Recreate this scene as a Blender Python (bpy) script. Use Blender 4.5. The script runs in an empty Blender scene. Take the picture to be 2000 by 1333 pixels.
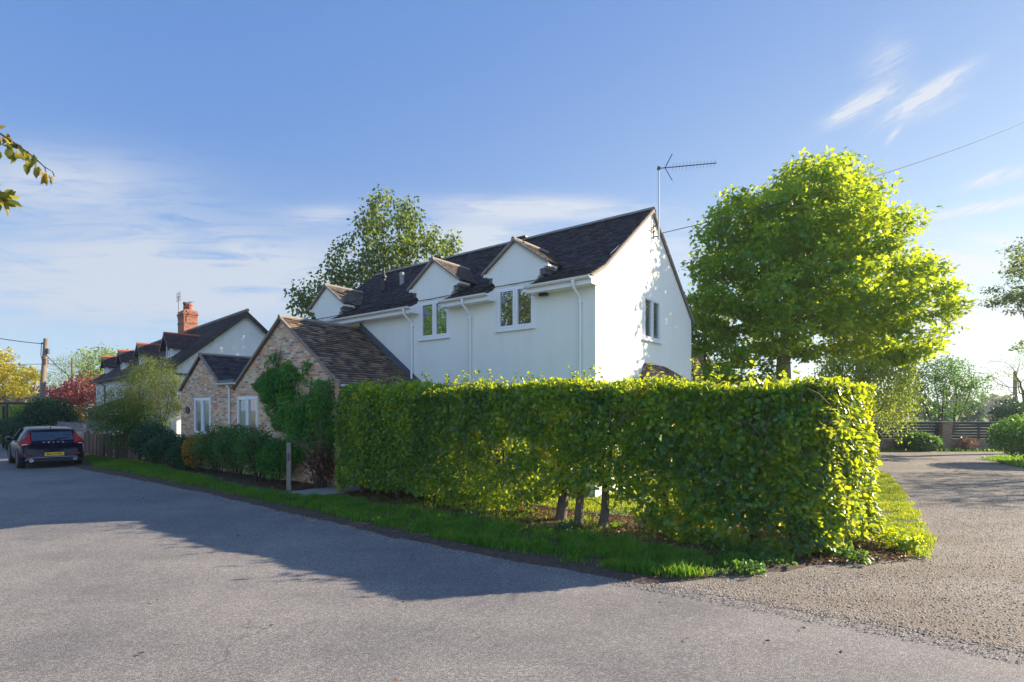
import bpy, math, random
import numpy as np
from mathutils import Vector, Matrix

random.seed(7)
RS = np.random.RandomState
R = math.radians
SC = bpy.context.scene
COL = SC.collection

# ------------------------------------------------------------------ camera, sky, sun, exposure
cam = bpy.data.cameras.new("camera")
cam.sensor_width = 36.0
cam.lens = 1043 / 2000 * 36.0
cam.shift_y = 133.5 / 2000
cam.clip_start = 0.05
cam.clip_end = 5000
cam_o = bpy.data.objects.new("camera", cam)
COL.objects.link(cam_o)
cam_o.location = (0, 0, 2.1)
cam_o.rotation_euler = (R(90), 0, 0)
SC.camera = cam_o

SUN_EL, SUN_AZ = 24.2, 75.5            # azimuth clockwise from +Y
SC.view_settings.view_transform = 'Standard'
SC.view_settings.look = 'None'
SC.view_settings.gamma = 1
SC.view_settings.exposure = 1.4

sun = bpy.data.lights.new("sun", 'SUN')
sun.energy = 4.9
sun.angle = R(0.55)
sun.color = (1.0, 0.84, 0.64)
sun_o = bpy.data.objects.new("sun", sun)
COL.objects.link(sun_o)
_s = Vector((math.sin(R(SUN_AZ)) * math.cos(R(SUN_EL)), math.cos(R(SUN_AZ)) * math.cos(R(SUN_EL)), math.sin(R(SUN_EL))))
sun_o.rotation_euler = _s.to_track_quat('Z', 'Y').to_euler()
sun_o.location = _s * 60


class NT:
    """small helper to wire shader nodes"""
    def __init__(s, tree):
        s.t = tree
        tree.nodes.clear()

    def n(s, typ, ins=None, **props):
        nd = s.t.nodes.new(typ)
        for k, v in props.items():
            setattr(nd, k, v)
        for k, v in (ins or {}).items():
            sock = nd.inputs[k]
            if isinstance(v, bpy.types.NodeSocket):
                s.t.links.new(v, sock)
            else:
                sock.default_value = v
        return nd

    def math(s, op, a, b=0.0, c=None, clamp=False):
        nd = s.t.nodes.new('ShaderNodeMath')
        nd.operation = op
        nd.use_clamp = clamp
        for i, v in enumerate((a, b, c)):
            if v is None:
                continue
            if isinstance(v, bpy.types.NodeSocket):
                s.t.links.new(v, nd.inputs[i])
            else:
                nd.inputs[i].default_value = v
        return nd.outputs[0]

    def mix(s, fac, a, b, blend='MIX'):
        nd = s.t.nodes.new('ShaderNodeMix')
        nd.data_type = 'RGBA'
        nd.blend_type = blend
        for i, v in ((0, fac), (6, a), (7, b)):
            if isinstance(v, bpy.types.NodeSocket):
                s.t.links.new(v, nd.inputs[i])
            else:
                nd.inputs[i].default_value = v if i == 0 else (*v[:3], 1)
        return nd.outputs[2]

    def ramp(s, fac, stops, interp='LINEAR'):
        nd = s.t.nodes.new('ShaderNodeValToRGB')
        nd.color_ramp.interpolation = interp
        e = nd.color_ramp.elements
        while len(e) < len(stops):
            e.new(0.5)
        for i, (p, c) in enumerate(stops):
            e[i].position = p
            e[i].color = (*c[:3], 1) if hasattr(c, '__len__') else (c, c, c, 1)
        s.t.links.new(fac, nd.inputs[0])
        return nd.outputs[0]

    def noise(s, vec, scale, detail=3, rough=0.55, dist=0.0):
        return s.n('ShaderNodeTexNoise', {'Vector': vec, 'Scale': scale, 'Detail': detail, 'Roughness': rough, 'Distortion': dist}).outputs[0]


w = bpy.data.worlds.new("World")
SC.world = w
w.use_nodes = True
g = NT(w.node_tree)
sky = g.n('ShaderNodeTexSky', sky_type='NISHITA', sun_disc=False, sun_elevation=R(SUN_EL), sun_rotation=R(SUN_AZ),
          altitude=100, air_density=1.0, dust_density=0.6, ozone_density=1.6)
tc = g.n('ShaderNodeTexCoord')
D = tc.outputs['Generated']
sep = g.n('ShaderNodeSeparateXYZ', {0: D})
DX, DY, DZ = sep.outputs
zc = g.math('MAXIMUM', DZ, 0.03)
# clouds lie on a flat layer high above: coordinates x/z, y/z
lx = g.math('DIVIDE', DX, zc)
ly = g.math('DIVIDE', DY, zc)
layer = g.n('ShaderNodeCombineXYZ', {0: lx, 1: ly, 2: 0.0}).outputs[0]
north = g.math('MAXIMUM', DY, 0.12)
AZ = g.math('DIVIDE', DX, north)          # east over north: straight cloud bands stay straight
EL = g.math('DIVIDE', DZ, north)          # height over north


def gauss(az0, el0, rx, ry, rot):
    """soft elongated patch of the sky around a direction (angles in radians)"""
    a = g.math('SUBTRACT', AZ, az0)
    e = g.math('SUBTRACT', EL, el0)
    c, s_ = math.cos(rot), math.sin(rot)
    u = g.math('ADD', g.math('MULTIPLY', a, c / rx), g.math('MULTIPLY', e, s_ / rx))
    v = g.math('ADD', g.math('MULTIPLY', a, -s_ / ry), g.math('MULTIPLY', e, c / ry))
    r2 = g.math('ADD', g.math('MULTIPLY', u, u), g.math('MULTIPLY', v, v))
    return g.math('POWER', 2.718, g.math('MULTIPLY', r2, -1.0))


def aniso(rot, su, sv, off=0.0):
    c, s_ = math.cos(rot), math.sin(rot)
    u = g.math('ADD', g.math('MULTIPLY', AZ, c * su), g.math('MULTIPLY', EL, s_ * su))
    v = g.math('ADD', g.math('MULTIPLY', AZ, -s_ * sv), g.math('MULTIPLY', EL, c * sv))
    return g.n('ShaderNodeCombineXYZ', {0: u, 1: v, 2: off}).outputs[0]


# broad stratus veil low in the sky at the left
n1 = g.noise(aniso(0.03, 1.5, 7.5), 1.7, 6, 0.6, 0.7)
n2 = g.noise(aniso(-0.03, 3.0, 24.0, 3.0), 1.6, 7, 0.68, 1.1)
def add(*v):
    r_ = v[0]
    for q_ in v[1:]:
        r_ = g.math('ADD', r_, q_)
    return r_


def mul(a_, k_):
    return g.math('MULTIPLY', a_, k_)


band = add(mul(gauss(-0.66, 0.245, 0.42, 0.092, 0.0), 1.6), mul(gauss(-0.86, 0.425, 0.22, 0.062, -0.06), 0.95), mul(gauss(0.05, 0.376, 0.19, 0.022, -0.02), 1.3),
           mul(gauss(-0.345, 0.364, 0.07, 0.015, 0.0), 0.8), mul(gauss(-0.067, 0.316, 0.11, 0.036, 0.0), 1.4), mul(gauss(0.30, 0.28, 0.06, 0.06, 0.0), 0.8),
           mul(gauss(0.88, 0.285, 0.16, 0.042, 0.0), 1.7), mul(gauss(0.90, 0.17, 0.28, 0.045, 0.0), 1.4), mul(gauss(0.9, 0.05, 0.5, 0.05, 0.0), 0.9))
tex = add(mul(n1, 0.62), mul(n2, 0.62))
veil = g.math('MULTIPLY', band, g.math('MULTIPLY', g.math('SUBTRACT', tex, 0.435), 4.8, clamp=True), clamp=True)
# feathery streaks at the upper right
n3 = g.noise(aniso(0.50, 5.0, 30.0, 7.0), 2.6, 7, 0.72, 0.6)
st = add(mul(gauss(0.657, 0.570, 0.070, 0.0155, 0.46), 2.0), mul(gauss(0.777, 0.590, 0.082, 0.0135, 0.56), 2.2), mul(gauss(0.70, 0.650, 0.050, 0.035, 0.9), 0.7),
         mul(gauss(0.79, 0.565, 0.06, 0.02, 0.4), 0.5), mul(gauss(0.911, 0.436, 0.060, 0.0105, 0.25), 1.5), mul(gauss(0.87, 0.376, 0.095, 0.0095, 0.18), 1.5),
         mul(gauss(0.714, 0.513, 0.022, 0.006, 0.9), 0.9))
streak = g.math('MULTIPLY', st, g.math('MULTIPLY', g.math('SUBTRACT', n3, 0.33), 3.4, clamp=True), clamp=True)
front_half = g.math('MULTIPLY', g.math('SUBTRACT', DY, 0.15, clamp=True), 6.0, clamp=True)
veil = g.math('MULTIPLY', veil, front_half)
streak = g.math('MULTIPLY', streak, front_half)
# unseen fill glow added to the sky behind the viewer to lift shaded walls
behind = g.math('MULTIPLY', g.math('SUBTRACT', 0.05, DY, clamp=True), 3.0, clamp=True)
back_fill = g.math('MULTIPLY', behind, g.math('SUBTRACT', 1.05, mul(g.math('MAXIMUM', DZ, 0.0), 1.25), clamp=True))
back_fill = g.math('MULTIPLY', back_fill, g.math('MULTIPLY', g.math('SUBTRACT', g.noise(D, 2.2, 5, 0.6), 0.24), 3.5, clamp=True))
cl = g.math('ADD', g.math('ADD', mul(veil, 0.92), mul(streak, 0.9)), back_fill, clamp=True)
# clear sky: the physical sky blended with a measured daylight distribution (deep blue overhead, pale horizon, white towards the sun)
GAIN = 1 / (0.10 * 2 ** 1.4)
zpos = g.math('SUBTRACT', 1.0, g.math('MAXIMUM', DZ, 0.0))
z2 = g.math('MULTIPLY', zpos, zpos)
z4 = g.math('MULTIPLY', z2, z2)
cosun = g.n('ShaderNodeVectorMath', {0: D, 1: tuple(_s)}, operation='DOT_PRODUCT').outputs['Value']
ts = g.math('MULTIPLY', g.math('POWER', g.math('MAXIMUM', g.math('ADD', cosun, 0.15), 0.0), 1.5), z2)
chan = []
for Z_, H_, S_, n_ in ((0.108, 0.33, 0.58, 0), (0.262, 0.38, 0.60, 1), (0.68, 0.19, 0.34, 2)):
    chan.append(g.math('MULTIPLY', g.math('ADD', g.math('ADD', g.math('MULTIPLY', z4, H_ * 1.4), Z_), g.math('MULTIPLY', ts, S_)), GAIN))
meas = g.n('ShaderNodeCombineColor', {0: chan[0], 1: chan[1], 2: chan[2]}).outputs[0]
skyc = g.mix(0.12, meas, sky.outputs[0])
tsc = g.math('MINIMUM', ts, 1.0)
cc = g.mix(g.math('MULTIPLY', tsc, 1.3, clamp=True), [GAIN * v for v in (0.64, 0.71, 0.82)], [GAIN * v for v in (0.94, 0.96, 1.0)])
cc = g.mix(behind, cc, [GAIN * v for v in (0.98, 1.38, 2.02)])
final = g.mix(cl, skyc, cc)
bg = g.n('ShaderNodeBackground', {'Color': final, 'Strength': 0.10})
g.n('ShaderNodeOutputWorld', {'Surface': bg.outputs[0]})

# ------------------------------------------------------------------ tagging helpers


def link(o, parent=None):
    COL.objects.link(o)
    if parent is not None:
        o.parent = parent
    return o


def tag(o, label, cat=None, group=None):
    o['label'] = label
    if cat:
        o['category'] = cat
    if group:
        o['group'] = group
    return o


def thing(name, label, cat, loc=(0, 0, 0), rz=0.0, group=None):
    o = bpy.data.objects.new(name, None)
    COL.objects.link(o)
    o.location = loc
    o.rotation_euler = (0, 0, rz)
    o.empty_display_size = 0.3
    return tag(o, label, cat, group)


def struct(o):
    o['kind'] = 'structure'
    return o


def stuff(o):
    o['kind'] = 'stuff'
    return o


class MB:
    """collects faces for one mesh; build() links it as one object"""
    def __init__(s):
        s.v, s.f, s.r = [], [], []

    def face(s, pts, r=0.5):
        b = len(s.v)
        s.v += [tuple(p) for p in pts]
        s.r += [r] * len(pts)
        s.f.append(tuple(range(b, b + len(pts))))

    def mesh(s, vs, fs, r=0.5):
        b = len(s.v)
        s.v += [tuple(p) for p in vs]
        s.r += [r] * len(vs)
        s.f += [tuple(b + i for i in f) for f in fs]

    def box(s, c, d, rz=0.0, r=0.5, M=None):
        x, y, z = d[0] / 2, d[1] / 2, d[2] / 2
        vs = [Vector((a * x, b * y, e * z)) for a in (-1, 1) for b in (-1, 1) for e in (-1, 1)]
        rot = M if M is not None else Matrix.Rotation(rz, 3, 'Z')
        vs = [rot @ p + Vector(c) for p in vs]
        s.mesh(vs, [(0, 1, 3, 2), (4, 6, 7, 5), (0, 4, 5, 1), (2, 3, 7, 6), (0, 2, 6, 4), (1, 5, 7, 3)], r)

    def prism(s, poly, fn, t0, t1, r=0.5):
        """poly: 2D outline; fn(a, b, t) -> 3D point"""
        n = len(poly)
        vs = [fn(a, b, t0) for a, b in poly] + [fn(a, b, t1) for a, b in poly]
        fs = [tuple(range(n - 1, -1, -1)), tuple(range(n, 2 * n))]
        fs += [(i, (i + 1) % n, n + (i + 1) % n, n + i) for i in range(n)]
        s.mesh(vs, fs, r)

    def tube(s, pts, rad, n=8, r=0.5, caps=True):
        pts = [Vector(p) for p in pts]
        rads = rad if hasattr(rad, '__len__') else [rad] * len(pts)
        rings = []
        prev = None
        for i, p in enumerate(pts):
            t = (pts[min(i + 1, len(pts) - 1)] - pts[max(i - 1, 0)]).normalized()
            if prev is None:
                a = t.orthogonal().normalized()
            else:
                a = (prev - t * prev.dot(t))
                a = a.normalized() if a.length > 1e-6 else t.orthogonal().normalized()
            prev = a
            b = t.cross(a)
            rings.append([p + (a * math.cos(2 * math.pi * k / n) + b * math.sin(2 * math.pi * k / n)) * rads[i] for k in range(n)])
        vs = [q for ring in rings for q in ring]
        fs = []
        for i in range(len(pts) - 1):
            for k in range(n):
                fs.append((i * n + k, i * n + (k + 1) % n, (i + 1) * n + (k + 1) % n, (i + 1) * n + k))
        if caps:
            fs.append(tuple(range(n - 1, -1, -1)))
            fs.append(tuple((len(pts) - 1) * n + k for k in range(n)))
        s.mesh(vs, fs, r)

    def lathe(s, prof, c, n=16, axis='Z', r=0.5):
        vs = []
        for rad, h in prof:
            for k in range(n):
                a = 2 * math.pi * k / n
                p = (rad * math.cos(a), rad * math.sin(a), h)
                if axis == 'X':
                    p = (h, rad * math.cos(a), rad * math.sin(a))
                if axis == 'Y':
                    p = (rad * math.cos(a), h, rad * math.sin(a))
                vs.append((p[0] + c[0], p[1] + c[1], p[2] + c[2]))
        fs = [(i * n + k, i * n + (k + 1) % n, (i + 1) * n + (k + 1) % n, (i + 1) * n + k) for i in range(len(prof) - 1) for k in range(n)]
        fs.append(tuple(range(n - 1, -1, -1)))
        fs.append(tuple((len(prof) - 1) * n + k for k in range(n)))
        s.mesh(vs, fs, r)

    def build(s, name, mat, parent=None, smooth=False, bevel=0.0):
        me = bpy.data.meshes.new(name)
        me.from_pydata(s.v, [], s.f)
        finish(me, mat, np.array(s.r, dtype=np.float32))
        if smooth:
            me.polygons.foreach_set('use_smooth', [True] * len(me.polygons))
            me.set_sharp_from_angle(angle=R(40))
        o = link(bpy.data.objects.new(name, me), parent)
        if bevel:
            m = o.modifiers.new('bevel', 'BEVEL')
            m.width = bevel
            m.segments = 2
            m.limit_method = 'ANGLE'
        return o


def each(mb, name, mat, parent, **kw):
    """links every connected piece of mb as an object of its own"""
    par_ = list(range(len(mb.v)))

    def find(i):
        while par_[i] != i:
            par_[i] = par_[par_[i]]
            i = par_[i]
        return i
    for f in mb.f:
        for k in f[1:]:
            par_[find(k)] = find(f[0])
    groups = {}
    for f in mb.f:
        groups.setdefault(find(f[0]), []).append(f)
    res = []
    for fs in groups.values():
        ids = sorted({i for f in fs for i in f})
        mp = {i: k for k, i in enumerate(ids)}
        q_ = MB()
        q_.mesh([mb.v[i] for i in ids], [tuple(mp[i] for i in f) for f in fs])
        q_.r = [mb.r[i] for i in ids]
        res.append(q_.build(name, mat, parent, **kw))
    return res


def finish(me, mat, rnd=None, uv=True):
    me.materials.append(mat)
    if rnd is not None:
        a = me.attributes.new('rnd', 'FLOAT', 'POINT')
        a.data.foreach_set('value', rnd)
    me.validate()
    me.update()
    if uv and len(me.polygons):
        nl = len(me.loops)
        vi = np.zeros(nl, dtype=np.int32)
        me.loops.foreach_get('vertex_index', vi)
        co = np.zeros(len(me.vertices) * 3, dtype=np.float32)
        me.vertices.foreach_get('co', co)
        co = co.reshape(-1, 3)[vi]
        no = np.zeros(len(me.polygons) * 3, dtype=np.float32)
        me.polygons.foreach_get('normal', no)
        no = np.abs(no.reshape(-1, 3))
        lt = np.zeros(len(me.polygons), dtype=np.int32)
        me.polygons.foreach_get('loop_total', lt)
        nn = np.repeat(no, lt, axis=0)
        uvs = np.where((nn[:, 0] > np.maximum(nn[:, 1], nn[:, 2]))[:, None], co[:, [1, 2]],
                       np.where((nn[:, 1] >= nn[:, 2])[:, None], co[:, [0, 2]], co[:, [0, 1]]))
        lay = me.uv_layers.new(name='UVMap')
        lay.data.foreach_set('uv', uvs.astype(np.float32).ravel())


def soup(name, V, k, mat, parent=None, rnd=None, faces=None):
    """V: (n, k, 3) little pieces; faces: index lists inside one piece"""
    n = V.shape[0]
    me = bpy.data.meshes.new(name)
    faces = faces or [list(range(k))]
    base = (np.arange(n) * k)[:, None]
    idx = np.concatenate([(base + np.array(f)[None, :]) for f in faces], axis=1)
    sizes = np.array([len(f) for f in faces])
    loops = idx.ravel()
    tot = np.tile(sizes, n)
    start = np.concatenate([[0], np.cumsum(tot)[:-1]])
    me.vertices.add(n * k)
    me.vertices.foreach_set('co', V.astype(np.float32).ravel())
    me.loops.add(len(loops))
    me.loops.foreach_set('vertex_index', loops.astype(np.int32))
    me.polygons.add(len(tot))
    me.polygons.foreach_set('loop_start', start.astype(np.int32))
    me.materials.append(mat)
    if rnd is not None:
        a = me.attributes.new('rnd', 'FLOAT', 'POINT')
        a.data.foreach_set('value', np.repeat(rnd, k).astype(np.float32))
    me.update(calc_edges=True)
    return link(bpy.data.objects.new(name, me), parent)


def unit(a):
    return a / np.maximum(np.linalg.norm(a, axis=-1, keepdims=True), 1e-9)


OVAL = (np.array([(0, 0, 0), (.3, -.30, .06), (.72, -.24, .05), (1, 0, -.06), (.72, .24, .05), (.3, .30, .06)]), [[0, 1, 2, 3], [0, 3, 4, 5]])
SMALL = (np.array([(0, 0, 0), (.45, -.32, .05), (1, 0, 0), (.45, .32, .05)]), [[0, 1, 2, 3]])
NARROW = (np.array([(0, 0, 0), (.4, -.13, .03), (1, 0, -.08), (.4, .13, .03)]), [[0, 1, 2, 3]])
MAPLE = (np.array([(0, 0, 0), (.12, -.42, .03), (.42, -.22, .05), (.62, -.52, -.02), (.72, -.15, .03), (1.05, 0, -.06),
                   (.72, .15, .03), (.62, .52, -.02), (.42, .22, .05), (.12, .42, .03)]),
         [[0, 1, 2, 3, 4, 5], [0, 5, 6, 7, 8, 9]])


def leaf_cloud(name, P, Dr, Nn, size, shape, mat, parent, rnd):
    T, F = shape
    Dr = unit(Dr)
    S = unit(np.cross(Nn, Dr))
    Nn = np.cross(Dr, S)
    V = P[:, None, :] + size[:, None, None] * (T[None, :, 0, None] * Dr[:, None, :] + T[None, :, 1, None] * S[:, None, :] + T[None, :, 2, None] * Nn[:, None, :])
    return soup(name, V, len(T), mat, parent, rnd, F)


# ------------------------------------------------------------------ materials
def newmat(name):
    m = bpy.data.materials.new(name)
    m.use_nodes = True
    return m, NT(m.node_tree)


def out(g, sh, disp=None):
    o = g.n('ShaderNodeOutputMaterial', {'Surface': sh})
    return o


def bump(g, h, strength=0.4, dist=0.01):
    return g.n('ShaderNodeBump', {'Height': h, 'Strength': strength, 'Distance': dist}).outputs[0]


def principled(g, col, rough=0.6, nor=None, **kw):
    ins = {'Base Color': col if isinstance(col, bpy.types.NodeSocket) else (*col[:3], 1), 'Roughness': rough}
    if nor is not None:
        ins['Normal'] = nor
    ins.update(kw)
    return g.n('ShaderNodeBsdfPrincipled', ins).outputs[0]


def plain(name, col, rough=0.6, var=0.12, scale=6.0, bmp=0.0, **kw):
    m, g = newmat(name)
    co = g.n('ShaderNodeTexCoord').outputs['Object']
    n = g.noise(co, scale, 4)
    c = g.mix(n, [x * (1 - var) for x in col], [min(1, x * (1 + var)) for x in col])
    nor = bump(g, g.noise(co, 90, 3), bmp, 0.01) if bmp else None
    out(g, principled(g, c, rough, nor, **kw))
    return m


def leafmat(name, cols, trans=(0.35, 0.42, 0.03), tf=0.45, rough=0.42, clump=0.7, tvar=0.4, spec=0.35):
    """cols: colour stops over the leaf's own random number"""
    m, g = newmat(name)
    a = g.n('ShaderNodeAttribute', attribute_name='rnd').outputs['Fac']
    co = g.n('ShaderNodeTexCoord').outputs['Object']
    n = g.noise(co, clump, 2)
    f = g.math('ADD', g.math('MULTIPLY', a, 0.75), g.math('MULTIPLY', g.math('SUBTRACT', n, 0.5), 0.9), clamp=True)
    k = len(cols)
    c = g.ramp(f, [(i / (k - 1) if k > 1 else 0, cc) for i, cc in enumerate(cols)])
    tcol = g.mix(tvar, trans, g.mix(1.0, c, (5.5, 5.0, 1.6), 'MULTIPLY'))
    pr = g.n('ShaderNodeBsdfPrincipled', {'Base Color': c, 'Roughness': rough, 'Specular IOR Level': spec}).outputs[0]
    tr = g.n('ShaderNodeBsdfTranslucent', {'Color': tcol}).outputs[0]
    out(g, g.n('ShaderNodeMixShader', {0: tf, 1: pr, 2: tr}).outputs[0])
    return m


def bark(name, c1, c2, scale=9):
    m, g = newmat(name)
    co = g.n('ShaderNodeTexCoord').outputs['Object']
    mp = g.n('ShaderNodeMapping', {'Vector': co, 'Scale': (1, 1, 0.25)}).outputs[0]
    n = g.noise(mp, scale * 2, 6, 0.7)
    c = g.ramp(n, [(0.3, c1), (0.7, c2)])
    out(g, principled(g, c, 0.9, bump(g, n, 0.7, 0.02)))
    return m


def brickmat(name, stops, mortar, bw=0.215, bh=0.065, ms=0.010, stain=0.07):
    m, g = newmat(name)
    uv = g.n('ShaderNodeTexCoord').outputs['UV']
    # slight wobble so courses are hand laid
    nz = g.n('ShaderNodeTexNoise', {'Vector': uv, 'Scale': 3.0, 'Detail': 2}).outputs['Color']
    wob = g.n('ShaderNodeVectorMath', {0: uv, 1: g.n('ShaderNodeVectorMath', {0: nz, 'Scale': 0.012}, operation='SCALE').outputs[0]}, operation='ADD').outputs[0]
    b = g.n('ShaderNodeTexBrick', {'Vector': wob, 'Color1': (0, 0, 0, 1), 'Color2': (1, 1, 1, 1), 'Mortar': (0.5, 0.5, 0.5, 1),
                                  'Scale': 1.0, 'Mortar Size': ms, 'Mortar Smooth': 0.2, 'Brick Width': bw + ms, 'Row Height': bh + ms})
    c = g.ramp(b.outputs['Color'], stops, 'CONSTANT')
    n = g.noise(uv, 1.3, 4)
    n2 = g.noise(uv, 45, 3)
    c = g.mix(g.math('MULTIPLY', n2, 0.3), c, g.mix(0.5, c, (0.55, 0.48, 0.40)))
    c = g.mix(b.outputs['Fac'], c, mortar)
    c = g.mix(g.math('MULTIPLY', g.math('SUBTRACT', n, 0.4), stain * 4, clamp=True), c, g.mix(1.0, c, (0.72, 0.68, 0.66), 'MULTIPLY'))
    h = g.math('SUBTRACT', g.math('MULTIPLY', n2, 0.3), b.outputs['Fac'])
    out(g, principled(g, c, 0.9, bump(g, h, 0.7, 0.008)))
    return m


def tilemat(name, cols, rough=0.75, lichen=(0.30, 0.27, 0.20), lich=0.3):
    m, g = newmat(name)
    a = g.n('ShaderNodeAttribute', attribute_name='rnd').outputs['Fac']
    co = g.n('ShaderNodeTexCoord').outputs['Object']
    k = len(cols)
    c = g.ramp(a, [(i / (k - 1), cc) for i, cc in enumerate(cols)])
    n = g.noise(co, 22, 5, 0.7)
    n2 = g.noise(co, 1.2, 3)
    msk = g.math('MULTIPLY', g.math('SUBTRACT', n, 0.56, clamp=True), 9 * lich, clamp=True)
    msk = g.math('MULTIPLY', msk, g.math('ADD', n2, 0.35), clamp=True)
    c = g.mix(msk, c, lichen)
    out(g, principled(g, c, rough, bump(g, g.noise(co, 60, 4), 0.5, 0.008)))
    return m


def asphaltmat(name, dark, light, big=0.45):
    m, g = newmat(name)
    co = g.n('ShaderNodeTexCoord').outputs['Object']
    v = g.n('ShaderNodeTexVoronoi', {'Vector': co, 'Scale': 95.0, 'Randomness': 1.0})
    grain = g.n('ShaderNodeSeparateColor', {0: v.outputs['Color']}).outputs[0]
    n2 = g.noise(co, 160, 2)
    gr = g.math('ADD', g.math('MULTIPLY', grain, 0.6), g.math('MULTIPLY', n2, 0.5))
    c = g.ramp(gr, [(0.2, dark), (0.62, light), (0.95, [min(1, x * 1.9) for x in light])])
    b1 = g.noise(co, big, 5, 0.6)
    c = g.mix(g.ramp(b1, [(0.38, 0.0), (0.66, 1.0)]), g.mix(1.0, c, (0.78, 0.78, 0.80), 'MULTIPLY'), g.mix(1.0, c, (1.14, 1.12, 1.08), 'MULTIPLY'))
    b2 = g.noise(co, 2.6, 6, 0.7)
    c = g.mix(g.math('MULTIPLY', g.math('SUBTRACT', b2, 0.5, clamp=True), 2.2, clamp=True), c, g.mix(1.0, c, (0.72, 0.72, 0.74), 'MULTIPLY'))
    # long soft wear bands along the lane, fine cracks and a few darker oily spots
    rot = g.n('ShaderNodeMapping', {'Vector': co, 'Rotation': (0, 0, 0.62), 'Scale': (0.12, 0.9, 1)}).outputs[0]
    b3 = g.noise(rot, 1.3, 4, 0.6)
    c = g.mix(g.ramp(b3, [(0.40, 0.55), (0.60, 0.0)]), c, g.mix(1.0, c, (0.80, 0.80, 0.83), 'MULTIPLY'))
    vc_ = g.n('ShaderNodeTexVoronoi', {'Vector': g.n('ShaderNodeVectorMath', {0: co, 1: g.n('ShaderNodeVectorMath', {0: g.n('ShaderNodeTexNoise', {'Vector': co, 'Scale': 1.5, 'Detail': 5}).outputs['Color'], 'Scale': 0.9}, operation='SCALE').outputs[0]}, operation='ADD').outputs[0], 'Scale': 0.38}, feature='DISTANCE_TO_EDGE')
    crk = g.math('LESS_THAN', vc_.outputs['Distance'], 0.0035)
    crk = g.math('MULTIPLY', crk, g.math('MULTIPLY', g.math('SUBTRACT', g.noise(co, 0.7, 2), 0.47, clamp=True), 8.0, clamp=True))
    c = g.mix(g.math('MULTIPLY', crk, 0.4), c, (0.03, 0.03, 0.03))
    spots = g.math('MULTIPLY', g.math('SUBTRACT', g.noise(co, 1.1, 3, 0.5), 0.66, clamp=True), 6.0, clamp=True)
    c = g.mix(g.math('MULTIPLY', spots, 0.5), c, (0.05, 0.05, 0.052))
    h = g.math('SUBTRACT', 0.5, v.outputs['Distance'])
    h = g.math('ADD', h, g.math('MULTIPLY', n2, 0.4))
    out(g, principled(g, c, 0.82, bump(g, h, 0.7, 0.005)))
    return m


def gravelmat(name):
    m, g = newmat(name)
    co = g.n('ShaderNodeTexCoord').outputs['Object']
    v = g.n('ShaderNodeTexVoronoi', {'Vector': co, 'Scale': 46.0})
    s = g.n('ShaderNodeSeparateColor', {0: v.outputs['Color']})
    v2 = g.n('ShaderNodeTexVoronoi', {'Vector': co, 'Scale': 115.0})
    s2 = g.n('ShaderNodeSeparateColor', {0: v2.outputs['Color']})
    stone = g.ramp(g.math('ADD', g.math('MULTIPLY', s.outputs[0], 0.6), g.math('MULTIPLY', s2.outputs[0], 0.4)),
                   [(0.1, (0.07, 0.065, 0.07)), (0.35, (0.17, 0.155, 0.145)), (0.6, (0.28, 0.25, 0.21)), (0.85, (0.42, 0.38, 0.33)), (1.0, (0.6, 0.57, 0.52))])
    n = g.noise(co, 0.8, 5, 0.65)
    dirt = (0.20, 0.165, 0.13)
    c = g.mix(g.ramp(n, [(0.38, 0.0), (0.62, 0.75)]), stone, dirt)
    rut = g.noise(g.n('ShaderNodeMapping', {'Vector': co, 'Rotation': (0, 0, -0.9), 'Scale': (0.15, 1.1, 1)}).outputs[0], 1.2, 3)
    c = g.mix(g.ramp(rut, [(0.42, 0.45), (0.58, 0.0)]), c, g.mix(1.0, c, (0.66, 0.62, 0.58), 'MULTIPLY'))
    h = g.math('SUBTRACT', g.math('SUBTRACT', 1.0, v.outputs['Distance']), g.math('MULTIPLY', v2.outputs['Distance'], 0.35))
    out(g, principled(g, c, 0.85, bump(g, h, 1.0, 0.014)))
    return m


def soilmat(name, c1, c2, c3, scale=9):
    m, g = newmat(name)
    co = g.n('ShaderNodeTexCoord').outputs['Object']
    n = g.noise(co, scale, 8, 0.75)
    n2 = g.noise(co, 70, 3)
    c = g.ramp(g.math('ADD', g.math('MULTIPLY', n, 0.7), g.math('MULTIPLY', n2, 0.3)), [(0.3, c1), (0.5, c2), (0.68, c3)])
    out(g, principled(g, c, 0.95, bump(g, g.math('ADD', n, n2), 0.9, 0.03)))
    return m


def wallmat(name, col, stain=(0.6, 0.6, 0.55)):
    m, g = newmat(name)
    co = g.n('ShaderNodeTexCoord').outputs['Object']
    n = g.noise(co, 0.9, 6, 0.6)
    st = g.n('ShaderNodeMapping', {'Vector': co, 'Scale': (3.0, 3.0, 0.35)}).outputs[0]
    n2 = g.noise(st, 1.5, 5, 0.6)
    c = g.mix(g.math('MULTIPLY', g.math('SUBTRACT', g.math('MULTIPLY', g.math('ADD', n, n2), 0.5), 0.42, clamp=True), 2.2, clamp=True), col, stain)
    h = g.math('ADD', g.noise(co, 38, 5, 0.6), g.math('MULTIPLY', g.noise(co, 3, 3), 1.5))
    out(g, principled(g, c, 0.85, bump(g, h, 0.38, 0.012)))
    return m


def glassmat(name, col=(0.015, 0.02, 0.02), refl=0.30):
    m, g = newmat(name)
    p = g.n('ShaderNodeBsdfPrincipled', {'Base Color': (*col, 1), 'Roughness': 0.25, 'Specular IOR Level': 0.3}).outputs[0]
    gl = g.n('ShaderNodeBsdfGlossy', {'Color': (0.9, 0.95, 1.0, 1), 'Roughness': 0.01}).outputs[0]
    out(g, g.n('ShaderNodeMixShader', {0: refl, 1: p, 2: gl}).outputs[0])
    return m


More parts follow.
